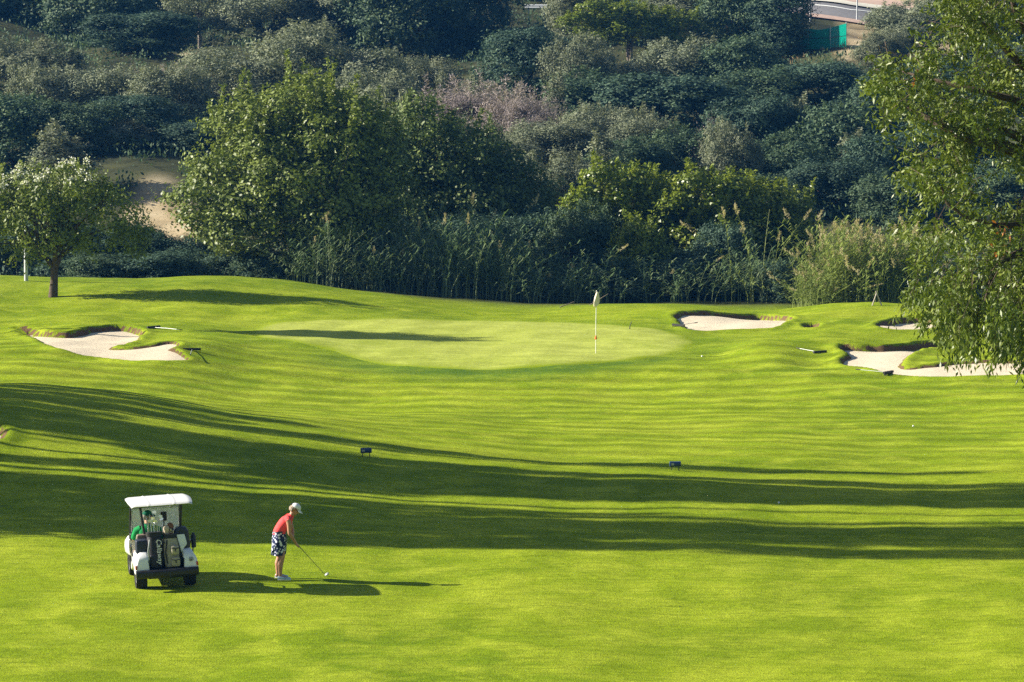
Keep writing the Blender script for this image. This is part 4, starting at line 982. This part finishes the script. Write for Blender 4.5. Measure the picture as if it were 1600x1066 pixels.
    for b in (-1, 1):
        g.ell(H(.089, b * .032, .006), (.010, .028, .020), Mx, 12, 8); g.tube([H(.082, b * .058, .012), H(.04, b * .078, .012), H(-.005, b * .080, .010)], [.004, .004, .003], 6)
    g.tube([H(.096, -.008, .010), H(.096, .008, .010)], .004, 6); g.build('sunglasses', M['glassdark'], e)
    # the club she holds
    a = p + G0; golf_club(a, gpt(508, 901) + Vector((0, 0, .034)), (.9, -.3, 0), 'wood', 'golf club the woman holds, its pale head resting on the grass', 'alum')
build_woman()

# ------------------------------------------------------------------ golf cart, seen from behind: y forward, x to the right
CP = gpt(259, 917); CART_RZ, CART_RY = math.radians(12), -math.radians(2.6)
cart = empty('golf_cart', CP); cart.rotation_euler = (0, CART_RY, CART_RZ)
tag(cart, 'white roofed two seat golf cart seen from behind with two bags strapped on', 'golf cart')
CM = Matrix.Translation(CP) @ Matrix.Rotation(CART_RZ, 4, 'Z') @ Matrix.Rotation(CART_RY, 4, 'Y')
def wheel(x, y, w):
    r = .225
    t = MB().lathe([(.13, -w*.46), (.165, -w*.5), (r*.93, -w*.5), (r, -w*.36), (r, w*.36), (r*.93, w*.5), (.165, w*.5), (.13, w*.46)], 0, 32, (x, y, r))
    e = empty('wheel', (x, y, r)); e.parent = cart
    tm = t; tm.v = [(a - x, b - y, c - r) for a, b, c in tm.v]; tm.build('tyre', M['tyre'], e)
    s = 1 if x > 0 else -1
    MB().lathe([(.135, -w*.42), (.14, w*.30*s if s > 0 else -w*.30), (.10, s*w*.34), (.055, s*w*.22), (.03, s*w*.30), (.0, s*w*.32)], 0, 28).build('rim', M['rim'], e)
for x in (-.47, .47): wheel(x, 0, .21)
for x in (-.44, .44): wheel(x, 1.66, .18)
# body tub: floor, rear fenders, cowl
fb = MB()
fb.box((-.56, .30, .27), (.56, 1.40, .335)); fb.box((-.40, -.32, .30), (.40, .34, .38)); fb.box((-.36, -.30, .22), (.36, 1.7, .28))
body = fb.build('chassis', M['black'], cart, bevel=.015)
for s in (-1, 1):
    P = []
    for k in range(13):                                              # fender with wheel arch, side profile (y, z)
        a = math.pi * k / 12; P.append((-.0 + .285 * math.cos(a), .235 + .285 * math.sin(a) * .95))
    prof_ = [(.44, .30), (.44, .60), (.40, .70), (.25, .755), (-.05, .765), (-.26, .735), (-.38, .64), (-.43, .46), (-.43, .34), (-.33, .32)] + [q for q in P[::-1] if q[1] > .33]
    mb = MB(); mb.prism(prof_, s * .33, s * .615, 0); mb.v = [((s * (.33 + (abs(a) - .33) * (1 - .42 * max(0, (c - .52) / .24)))), b, c) for a, b, c in mb.v]
    f = mb.build('rear_fender', M['white'], cart, bevel=.045, seg=4)
    if s > 0:                                                        # round dark emblem on the right fender
        em = MB(); y0 = -.432
        for r0, r1 in ((.044, .036), (.027, .020), (.011, .001)):
            n = 26; V = [(.47 + r * math.cos(6.2832*k/n), y0 - d, .575 + r * math.sin(6.2832*k/n)) for r, d in ((r0, .004), (r1, .004)) for k in range(n)]
            em.add(V, [(k, (k+1) % n, n+(k+1) % n, n+k) for k in range(n)])
        em.box((.47 - .032, y0 - .0045, .563), (.47 + .032, y0 - .0035, .570)); em.box((.467, y0 - .0045, .545), (.474, y0 - .0035, .605))
        em.build('emblem', M['navy'], f)
    tl = MB().box((s * .585 - .02, -.437, .44), (s * .585 + .02, -.39, .52)); tl.build('tail_light', M['lens'], f, bevel=.01)
bp = MB(); bp.loft([[(x, y, z) for y, z in ((-.50, .27), (-.535, .31), (-.535, .39), (-.50, .425), (-.40, .425), (-.36, .40), (-.36, .29), (-.40, .265))] for x in (-.60, -.585, -.30, .30, .585, .60)])
bp.build('rear_bumper', M['black'], cart, bevel=.012)
wl = MB(); wl.box((-.34, -.40, .36), (.34, -.02, .42)); wl.box((-.34, -.06, .42), (.34, .0, .86)); wl.box((-.345, -.40, .42), (-.325, .0, .60)); wl.box((.325, -.40, .42), (.345, .0, .60))
wl.build('bag_well', M['black'], cart, bevel=.012)
# seats
sb = MB(); sb.box((-.56, .16, .40), (.56, .68, .56)); sb.build('seat_base', M['white'], cart, bevel=.03, seg=3)
for s in (-1, 1):
    MB().box((s*.28 - .25, .20, .56), (s*.28 + .25, .72, .66)).build('seat', M['seat'], cart, bevel=.04, seg=4)
    b = MB(); b.loft([ring((s*.28, .155 - .05 * tt, .70 + .34 * tt), (1, 0, 0), (0, .97, .12), .245 - .03 * tt ** 3, .052, 20, .5) for tt in np.linspace(0, 1, 6)])
    b.build('seat_back', M['seat'], cart, bevel=.02, seg=3)
# dark covers either side of the bags
MB().box((-.545, -.20, .70), (-.315, .06, .965)).build('side_basket', M['navy'], cart, bevel=.03, seg=3)
cv = MB(); cv.loft([ring((.345, -.05, z), (1, 0, 0), (0, 1, 0), rx, .12, 20, .6) for z, rx in ((.50, .13), (.72, .15), (.95, .155), (1.08, .14), (1.15, .09))]); cv.build('folded_rain_cover', M['navy'], cart, bevel=.01)
sbt = MB(); sbt.lathe([(.0, .70), (.045, .70), (.048, .72), (.048, .92), (.03, .955), (.026, .985), (.0, .987)], 2, 18, (.60, .16, 0)); sbt.build('sand_bottle', M['navy'], cart)
MB().tube([(-.58, .20, .60), (-.60, .22, .78), (-.58, .48, .80), (-.57, .62, .62)], .014, 8).build('hip_rail', M['darksteel'], cart)
MB().tube([(.58, .20, .60), (.60, .22, .78), (.58, .48, .80), (.57, .62, .62)], .014, 8).build('hip_rail', M['darksteel'], cart)
# cowl, dash, wheel, floor lip
cw = MB(); cw.loft([ring((0, y, zc), (1, 0, 0), (0, 0, 1), rx, rz, 24, .55) for y, zc, rx, rz in ((1.30, .62, .55, .26), (1.50, .62, .585, .26), (1.80, .56, .58, .22), (2.02, .50, .50, .16), (2.10, .47, .38, .11))]); cw.build('front_cowl', M['white'], cart, bevel=.02)
MB().box((-.52, 1.18, .76), (.52, 1.36, .90)).build('dashboard', M['black'], cart, bevel=.03, seg=3)
sw = MB(); cc = Vector((-.28, .98, .93)); ax = Vector((0, .62, -.78)).normalized(); uu = Vector((1, 0, 0)); vv_ = ax.cross(uu)
pts = [cc + (uu * math.cos(a) + vv_ * math.sin(a)) * .17 for a in [6.2832 * k / 24 for k in range(25)]]; sw.tube(pts, .015, 8); sw.tube([cc, Vector((-.28, 1.22, .70))], .02, 8); sw.tube([cc - uu * .16, cc + uu * .16], .012, 6)
sw.build('steering_wheel', M['black'], cart)
# roof on four posts
for s in (-1, 1):
    MB().tube([(s*.33, .12, .62), (s*.335, .10, .95), (s*.40, .14, 1.60)], .026, 10).build('roof_post', M['black'], cart)
    MB().tube([(s*.52, 1.34, .66), (s*.50, 1.30, .95), (s*.475, 1.12, 1.60)], .019, 10).build('roof_post', M['black'], cart)
rf = MB(); nu, nv = 49, 49; V = []
for j in range(nv):
    for i in range(nu):
        a, b = i / (nu-1) * 2 - 1, j / (nv-1) * 2 - 1
        A, B = a * math.sqrt(1 - .10 * b * b), b * math.sqrt(1 - .10 * a * a)
        z = 1.615 + .040 * (1 - b * b) * (1 - .35 * a * a) - .022 * max(0, abs(a) - .90) / .10 - .022 * max(0, abs(b) - .93) / .07
        z += .009 * (abs(abs(a) - .42) < .03) - .010 * (abs(b + .1) < .03) * (abs(a) < .75)
        V.append((A * .615, (.50 + B * .60), z))
rf.add(V, [(j*nu+i, j*nu+i+1, (j+1)*nu+i+1, (j+1)*nu+i) for j in range(nv-1) for i in range(nu-1)])
roof = rf.build('roof', M['roofw'], cart, solid=-.014, angle=60)
# windshield in a thin frame, with a small screen and a scorecard clip
ws = MB(); ws.add([(-.47, 1.345, .90), (.47, 1.345, .90), (.46, 1.26, 1.36), (-.46, 1.26, 1.36)], [(0, 1, 2, 3)]); w_ = ws.build('windshield', M['windshield'], cart, solid=.006)
fr = MB(); fr.tube([(-.47, 1.345, .90), (-.46, 1.26, 1.36), (.46, 1.26, 1.36), (.47, 1.345, .90)], .008, 6); fr.build('windshield_frame', M['alum'], w_)
MB().box((.10, 1.18, 1.10), (.22, 1.21, 1.28)).build('screen', M['black'], cart, bevel=.01)
MB().tube([(.16, 1.20, 1.10), (.16, 1.26, .90)], .012, 6).build('screen_bracket', M['black'], cart)
MB().box((.30, 1.24, 1.34), (.36, 1.26, 1.46)).build('scorecard_clip', M['alum'], cart, bevel=.005)
MB().tube([(-.36, -.14, .86), (-.12, -.22, .89), (.12, -.22, .89), (.36, -.14, .86)], .016, 8).build('bag_strap', M['strap'], cart)

# ---- bags
def cart_pt(p): return CM @ Vector(p)
def bag(x, label, mat, w, top):
    e = empty('golf_bag', cart_pt((x, -.25, .42))); e.rotation_euler = (0, CART_RY, CART_RZ); tag(e, label, 'golf bag')
    R = []
    for tt in np.linspace(0, 1, 9):
        R.append(ring((.0, .02 + .11 * tt, top * tt), (1, 0, 0), (0, 1, -.1), w * (.92 + .16 * math.sin(tt * 3.0) - .04 * tt), .125 * (.95 + .12 * math.sin(tt * 3)), 24, .75))
    mb = MB(); mb.loft(R); b = mb.build('bag_body', mat, e, bevel=.012)
    cf = MB(); cf.loft([ring((0, .125 + d, top + z), (1, 0, 0), (0, 1, -.1), w * k, .125 * k, 24, .75) for z, k, d in ((-.02, .99, 0), (.06, 1.06, .005), (.065, .9, .005), (.0, .86, 0))], cap=False); cf.build('cuff', M['strap'], e)
    return e
bb = bag(-.185, 'black golf bag with white lettering on the back of the cart', M['bagblack'], .150, .62)
tx = bpy.data.curves.new('lettering', 'FONT'); tx.body = 'Callaway'; tx.size = .135; tx.extrude = .002; tx.align_x = 'CENTER'; tx.align_y = 'CENTER'; tx.shear = .25
ft = bpy.data.objects.new('lettering_curve', tx); COL.objects.link(ft); lm = bpy.data.meshes.new_from_object(ft.evaluated_get(bpy.context.evaluated_depsgraph_get())); bpy.data.objects.remove(ft)
lm.name = 'lettering'; lm.materials.clear(); lm.materials.append(M['print']); to = link('lettering', lm, bb)
to.matrix_local = Matrix.Translation((.065, -.098, .33)) @ Matrix.Rotation(math.radians(-10), 4, 'X') @ Matrix(((0, 1, 0, 0), (0, 0, -1, 0), (-1, 0, 0, 0), (0, 0, 0, 1)))
pk_ = MB(); pk_.loft([ring((-.045, -.105 + .05 * t_, .05 + .22 * t_), (1, 0, 0), (0, 1, 0), .075, .035, 16, .6) for t_ in (0, .3, .7, 1)]); pk_.build('pocket', M['bagblack'], bb, bevel=.01)
MB().tube([(-.13, -.06, .1), (-.15, -.10, .35), (-.10, -.02, .56)], [.014, .016, .014], 8, sq=.5).build('shoulder_strap', M['alum'], bb)
bg_ = bag(.125, 'beige golf bag with two pockets on the back of the cart', M['bagbeige'], .145, .56)
for z0, z1, wd, dy in ((.03, .20, .085, -.135), (.26, .42, .075, -.115)):
    pk_ = MB(); pk_.loft([ring((.055, dy + .05 * (z - z0), z), (1, 0, 0), (0, 1, 0), wd * k, .04 * k, 18, .6) for z, k in ((z0, .8), (z0 + .03, 1), (z1 - .03, 1), (z1, .85))]); q = pk_.build('pocket', M['bagbeige'], bg_, bevel=.008)
    st = MB(); st.tube([(.055 - wd, dy - .034, z1 - .035), (.055, dy - .046, z1 - .05), (.055 + wd, dy - .034, z1 - .035)], .008, 6, sq=.6); st.tube([(.055, dy - .046, z1 - .05), (.055, dy - .046, z1 - .10)], .009, 6, sq=.6); st.build('pocket_strap', M['strap'], q)
MB().tube([(-.10, -.085, .08), (-.125, -.09, .30), (-.08, .0, .52)], [.013, .015, .013], 8, sq=.5).build('shoulder_strap', M['strap'], bg_)
tw_ = MB(); nn = 9; V = []
for j in range(nn):
    for i in range(nn):
        a, b_ = i / (nn-1), j / (nn-1); V.append((.0 + (a - .5) * .15 * (1 - .25 * b_) + .055 * b_, -.012 * math.sin(9 * a) * b_ - .03 * math.sin(b_ * 2), -.26 * b_ + (a - .5) * .16 * b_))
tw_.add(V, [(j*nn+i, j*nn+i+1, (j+1)*nn+i+1, (j+1)*nn+i) for j in range(nn-1) for i in range(nn-1)])
te = tw_.build('towel', M['towel'], None, solid=.006); te.location = cart_pt((.315, -.215, 1.03)); te.rotation_euler = (0, CART_RY, CART_RZ); tag(te, 'white towel hanging in folds beside the beige bag', 'towel')
rng = np.random.default_rng(5)
for i, (x, y, h) in enumerate(((-.26, -.10, .30), (-.21, -.05, .40), (-.15, -.12, .35), (-.11, -.04, .27), (-.24, -.16, .24), (-.17, -.01, .45), (-.06, -.09, .37), (-.28, -.03, .36), (-.13, -.15, .29), (-.02, -.03, .31))):
    b0_ = Vector((x * .9 - .03, -.17, .52)); t0_ = Vector((x + rng.normal() * .02, y + .02, 1.02 + h))
    golf_club(cart_pt(b0_), cart_pt(t0_), CM.to_3x3() @ Vector((math.cos(i * 1.1 + .4), math.sin(i * 1.1), 0)), 'iron', 'golf club with a bare metal head standing in the black bag', 'steel', 'clubs in the black bag', .2, 'steel')
for i, (x, y, h, m_) in enumerate(((.06, -.12, .16, 'cream'), (.14, -.08, .20, 'brown'), (.19, -.13, .15, 'steel'), (.11, -.03, .24, 'darksteel'))):
    lab = {'cream': 'golf club under a cream and brown knitted cover in the beige bag', 'brown': 'golf club under a dark brown knitted cover in the beige bag', 'steel': 'bright steel golf club in the beige bag, the shortest', 'darksteel': 'dark headed golf club standing tallest in the beige bag'}[m_]
    g_ = golf_club(cart_pt((x * .8 + .02, -.18, .52)), cart_pt((x, y, .98 + h)), CM.to_3x3() @ Vector((math.cos(i * 2.), math.sin(i * 2.), 0)), 'iron' if 'steel' in m_ else 'wood', lab, m_ if 'steel' in m_ else 'darksteel', 'clubs in the beige bag', .2, 'steel')
    if 'steel' not in m_:
        c_ = MB(); c_.loft([ring((0, 0, z), (1, 0, 0), (0, 1, 0), r_, r_, 16) for z, r_ in ((-.20, .03), (-.14, .042), (-.06, .058), (.0, .066), (.05, .05), (.075, .015))]); hc = c_.build('head_cover', M[m_], g_)
        MB().lathe([(.046, -.125), (.052, -.115), (.052, -.095), (.052, -.085)], 2, 16).build('stripe', M['brown' if m_ == 'cream' else 'cream'], hc)

# ---- driver on the left seat
def build_driver():
    e = empty('person', cart_pt((-.27, .44, .66))); e.rotation_euler = (0, CART_RY, CART_RZ + math.pi / 2)     # faces +x locally
    tag(e, 'person in a green shirt and green cap sitting at the wheel of the cart', 'person')
    mb = MB()
    S_ = [(-.02, -.02, .14, .175), (-.03, .06, .135, .17), (-.05, .18, .125, .16), (-.07, .32, .135, .185), (-.07, .42, .115, .19), (-.055, .49, .07, .12), (-.045, .52, .05, .06)]
    mb.loft(spine_rings(S_)); mb.tube([(-.05, 0, .47), (-.04, 0, .54), (-.03, 0, .60)], [.065, .056, .056], 12, True)
    fd = Vector((.55, -.83, -.05)); H, Mx = head_parts(mb, (-.025, 0, .675), fd, (0, 0, 1), 1.0)
    for y in (-1, 1):
        el = Vector((.08, y * .25, .22)); hp = Vector((.50, y * .13 - .02, .30)); wr = hp - Vector((.06, -y * .02, .0))
        mb.tube([(-.06, y * .165, .43), (-.04, y * .215, .37), el], [.062, .058, .042], 11, True); mb.tube([el, el.lerp(wr, .35), wr, hp - Vector((.03, 0, 0))], [.043, .041, .029, .028], 11, True)
        hand(mb, hp, (.8, -y * .3, -.2), (.2, y, .2), Vector((0, y, .0)), hp + Vector((.04, 0, -.01)), thumb_sign=y)
        mb.tube([(-.0, y * .09, .04), (.2, y * .10, .06), (.42, y * .11, .05)], [.095, .085, .062], 12, True)
        mb.tube([(.42, y * .11, .05), (.47, y * .11, -.06), (.52, y * .11, -.26)], [.058, .058, .04], 12, True)
        mb.tube([(.49, y * .11, -.29), (.60, y * .12, -.29), (.68, y * .125, -.30)], [.038, .038, .03], 10, True)
    mb.build('body', M['skin2'], e, remesh=.008, sm=2)
    T = [(-.02, -.03, .152, .190), (-.03, .06, .150, .186), (-.05, .18, .142, .178), (-.07, .32, .150, .202), (-.07, .42, .130, .205), (-.055, .485, .086, .140), (-.048, .515, .068, .075)]
    sh = MB(); sh.loft(spine_rings(T, 26), cap=False); so = sh.build('shirt', M['greenshirt'], e, subd=1)
    for y in (-1, 1):
        MB().tube([(-.065, y * .13, .445), (-.05, y * .205, .405), (.0, y * .235, .31), (.055, y * .245, .245)], [.075, .078, .072, .066], 14).build('sleeve', M['greenshirt'], so)
    co = MB(); co.loft([ring((-.045, 0, .505), (1, 0, 0), (0, 1, 0), .076, .080, 20), ring((-.035, 0, .552), (1, 0, 0), (0, 1, 0), .066, .068, 20)], cap=False); co.build('collar', M['greencap'], so, solid=.008)
    hb = MB(); hb.ell(H(-.022, 0, .014), (.092, .080, .086), Mx, 18, 11); hb.build('hair', M['greyhair'], e)
    cap_mesh(H, Mx, 1, M['greencap'], e)
    g = MB()
    for b in (-1, 1):
        g.ell(H(.090, b * .032, .006), (.010, .028, .020), Mx, 12, 8); g.tube([H(.082, b * .058, .012), H(.04, b * .078, .012), H(-.005, b * .080, .010)], [.004, .004, .003], 6)
    g.build('sunglasses', M['glassdark'], e)
    for y in (-1, 1):
        MB().tube([(-.02, y * .09, .04), (.2, y * .10, .065), (.40, y * .11, .06)], [.105, .098, .080], 14, True).build('trouser_leg', M['navy'], e)
        MB().tube([(.45, y * .11, -.34 + .03), (.58, y * .12, -.31), (.70, y * .125, -.325)], [.045, .048, .036], 12, True).build('shoe', M['sole'], e)
build_driver()

# ------------------------------------------------------------------ flag, markers, rakes, ball, posts
p = gpt(931, 553); e = empty('flagstick', p); tag(e, 'white flagstick with a limp cream flag standing in the putting green', 'flagstick')
po = MB(); po.tube([(0, 0, -.1), (.0, 0, 1.0), (.02, 0, 2.14)], .0125, 10); po.tube([(.02, 0, 2.14), (.02, 0, 2.16)], .018, 10, True); po.build('pole', M['pole'], e)
fl = MB(); nf = 14; V = []
for j in range(nf):
    t_ = j / (nf - 1)
    for k in range(12):
        a = 6.2832 * k / 12; wd = .035 + .075 * math.sin(min(1, t_ * 1.15) * 1.9) * (1 - .55 * max(0, t_ - .75) / .25); fold = 1 + .35 * math.sin(3 * a + 2.5 * t_)
        V.append((.02 + wd * math.cos(a) * fold * .95 - .03 * t_ + .02 * (1 - t_), .04 * math.sin(a) * fold, 2.12 - .50 * t_ + .03 * math.cos(a)))
fl.add(V, [(j*12+k, j*12+(k+1) % 12, (j+1)*12+(k+1) % 12, (j+1)*12+k) for j in range(nf-1) for k in range(12)] + [tuple(range(12))[::-1], tuple(range((nf-1)*12, nf*12))])
fl.build('flag', M['flag'], e, subd=1)
MB().lathe([(.013, .50), (.035, .50), (.04, .53), (.028, .58), (.016, .62), (.013, .63)], 2, 14).build('band', M['orange'], e)
def marker(px, py, label):
    p = gpt(px, py); e = empty('tee_marker', p, .06); tag(e, label, 'tee marker', 'dark blue tee markers')
    b = MB(); b.loft([ring((x, 0, .155), (0, 1, 0), (0, 0, 1), .052, .062, 16, .6) for x in (-.135, -.128, .128, .135)]); b.build('marker_block', M['blue'], e, bevel=.01)
    for x in (-.09, .09): MB().tube([(x * .92, 0, .10), (x, 0, -.03)], .011, 8).build('leg', M['black'], e)
    MB().box((-.10, -.0545, .13), (-.03, -.0515, .18)).build('plate', M['alum'], e)
marker(572, 714, 'left one of two small dark blue tee markers on legs in the shadow')
marker(1055, 735, 'right one of two small dark blue tee markers on legs in the shadow')
def rake(px, py, ang, label, pitch=0., ln=1.0):
    p = gpt(px, py); e = empty('bunker_rake', p + Vector((0, 0, .035)), ang); tag(e, label, 'rake', 'bunker rakes')
    h = MB(); h.tube([(0, 0, .0), (0, -ln * .5, .02), (0, -ln, pitch)], [.010, .010, .010], 8); h.build('handle', M['alum'], e)
    MB().tube([(0, -ln + .16, pitch * .84), (0, -ln - .01, pitch)], .017, 8).build('grip', M['rubber'], e)
    hd = MB(); hd.box((-.29, -.035, -.02), (.29, .035, .05))
    for k in range(14): hd.box((-.275 + .042 * k, .0, -.075), (-.265 + .042 * k, .018, -.02))
    hd.build('rake_head', M['rubber'], e, smooth=False)
rake(300, 548, .06, 'rake lying head first just right of the left bunker', .02, 1.9)
rake(240, 513, .75, 'rake lying aslant on the grass above the left bunker', .02, 1.7)
rake(1281, 552, -2.5, 'rake lying on the turf left of the large right bunker', .05, 1.2)
rake(1388, 584, -2.2, 'rake lying at the near rim of the large right bunker', .03, 1.2)
rake(1060, 510, 2.4, 'rake half hidden at the left end of the far bunker', .03, 1.1)
p = gpt(985, 515); e = MB(); e.tube([(-.03, 0, -.05), (-.02, 0, .12), (.05, 0, .30)], [.02, .016, .010], 7); e = e.build('stake', M['black']); e.location = p; tag(e, 'short dark bent stake at the right back of the putting green', 'stake')
def ball(px, py, label, r=.022):
    p = gpt(px, py); b = MB().ell((0, 0, 0), (r, r, r), None, 16, 10).build('golf_ball', M['ball']); b.location = p + Vector((0, 0, r * .85)); tag(b, label, 'golf ball')
ball(1097, 558, 'white golf ball on the fringe right of the putting green', .03)
ball(1427, 667, 'white golf ball on the sunlit fairway below the right bunkers', .026)
ball(1217, 787, 'white golf ball on the thin lit strip between shadows', .024)
p = gpt(41, 439); e = MB(); e.tube([(0, 0, -.3), (0, 0, 1.0), (.03, 0, 2.2)], [.085, .08, .075], 12); e.tube([(.03, 0, 2.2), (.03, 0, 2.23)], [.085, .08], 12); e = e.build('post', M['postgrey']); e.location = p; tag(e, 'pale grey round post behind the flowering tree', 'post')
p = gpt(1372, 480); 
for k, (dx, tx_) in enumerate(((-.28, .05), (.30, -.10))):
    q = p + Vector((dx, .4, -.25)); s_ = MB().tube([(0, 0, 0), (tx_ - dx * .85, .05, .85)], [.028, .024], 8).build('wooden_stake', M['wood']); s_.location = q
    tag(s_, ('pale wooden stake leaning right on the mound by the reeds', 'pale wooden stake leaning left on the mound by the reeds')[k], 'stake')
for k, (dx, dy) in enumerate(((-1.35, 0), (-.45, .3))):
    q = Vector(at_depth(900 + k * 12, 486 - k * 3, 147.5)); b_ = MB().tube([(0, 0, -.2), (.75, .2, .35), (1.3 + .2 * k, .3, .55 + .25 * k)], [.03, .024, .012], 7).build('dead_branch', M['palebark']); b_.location = q + Vector((dx, 1.2, -.3))
    tag(b_, ('pale dead branch lying at the foot of the reeds left of the flag', 'upper pale dead branch rising from the reed foot left of the flag')[k], 'branch')
# screen fence, rail and lamp posts on the hill
pts = [hit(x, y) for x, y in ((1225, 77), (1263, 77), (1297, 76), (1322, 72))]
e = empty('screen_fence', pts[1]); tag(e, 'turquoise mesh screen fence on posts below the road', 'fence')
o0 = Vector(pts[1])
for k in range(4):
    q = Vector(pts[k]) - o0; hgt = 1.55 if k < 3 else 1.75
    MB().tube([q + Vector((0, 0, -.3)), q + Vector((0, 0, hgt))], .035, 8).build('post', M['postgrey'], e)
    if k < 3:
        q2 = Vector(pts[k + 1]) - o0; V = []
        for j in range(9):
            for i in range(13):
                a, b_ = i / 12, j / 8; sag = -.10 * math.sin(math.pi * a) * b_
                V.append(q.lerp(q2, a) + Vector((0, -.04 + .06 * math.sin(5 * a + 3 * b_), -.05 + 1.5 * b_ + (sag if k < 2 else .2 * a * b_))))
        m_ = MB(); m_.add(V, [(j*13+i, j*13+i+1, (j+1)*13+i+1, (j+1)*13+i) for j in range(8) for i in range(12)]); m_.build('mesh_panel', M['screen'], e, solid=.01)
        MB().tube([q + Vector((0, -.12, .75)), q2 + Vector((0, -.12, .75))], .02, 6).build('rail', M['rubber'], e)
a, b_ = hit(826, 29), hit(898, 29); a, b_ = Vector(a), Vector(b_)
e = empty('guard_rail', a); tag(e, 'pale metal guard rail at the top middle of the hill', 'guard rail'); d = b_ - a
r_ = MB(); r_.loft([[Vector((0, y, z)) + q for y, z in ((0, .52), (-.04, .58), (0, .66), (-.04, .74), (0, .82), (.03, .82), (.03, .52))] for q in (Vector((-.3, 0, .25)), d * .5 + Vector((0, 0, .25)), d + Vector((.3, 0, .25)))]); r_.build('rail', M['postgrey'], e)
for k in range(4): q = d * (k / 3); MB().box((q.x - .05, q.y + .05, q.z - .4), (q.x + .05, q.y + .13, q.z + 1.05)).build('post', M['postgrey'], e)
for px, lb in ((1266, 'thin grey lamp post by the road, left one beside the cypress'), (1339, 'thin grey lamp post by the road, right one')):
    q = Vector(hit(px, 34)); e = empty('lamp_post', q); tag(e, lb, 'lamp post')
    MB().tube([(0, 0, -.2), (0, 0, 3), (0, 0, 6.4)], [.065, .05, .035], 10).build('pole', M['postgrey'], e)
    MB().tube([(0, 0, 6.35), (0, .5, 6.55), (0, 1.1, 6.6)], .03, 8).build('arm', M['postgrey'], e); MB().ell((0, 1.3, 6.58), (.12, .32, .07)).build('lamp_head', M['postgrey'], e)


# ------------------------------------------------------------------ thin air
t = NT('haze'); t.n.remove(t.p); pv = t.new('ShaderNodeVolumePrincipled'); pv.inputs['Density'].default_value = .00015; pv.inputs['Color'].default_value = (.08, .38, 1, 1)
pv.inputs['Anisotropy'].default_value = .2
t.L(pv.outputs[0], t.out.inputs['Volume'])
hz = MB(); hz.box((-950, -70, -4), (950, 1450, 75)); hz = hz.build('haze', t.m, smooth=False); tag(hz, kind='stuff')
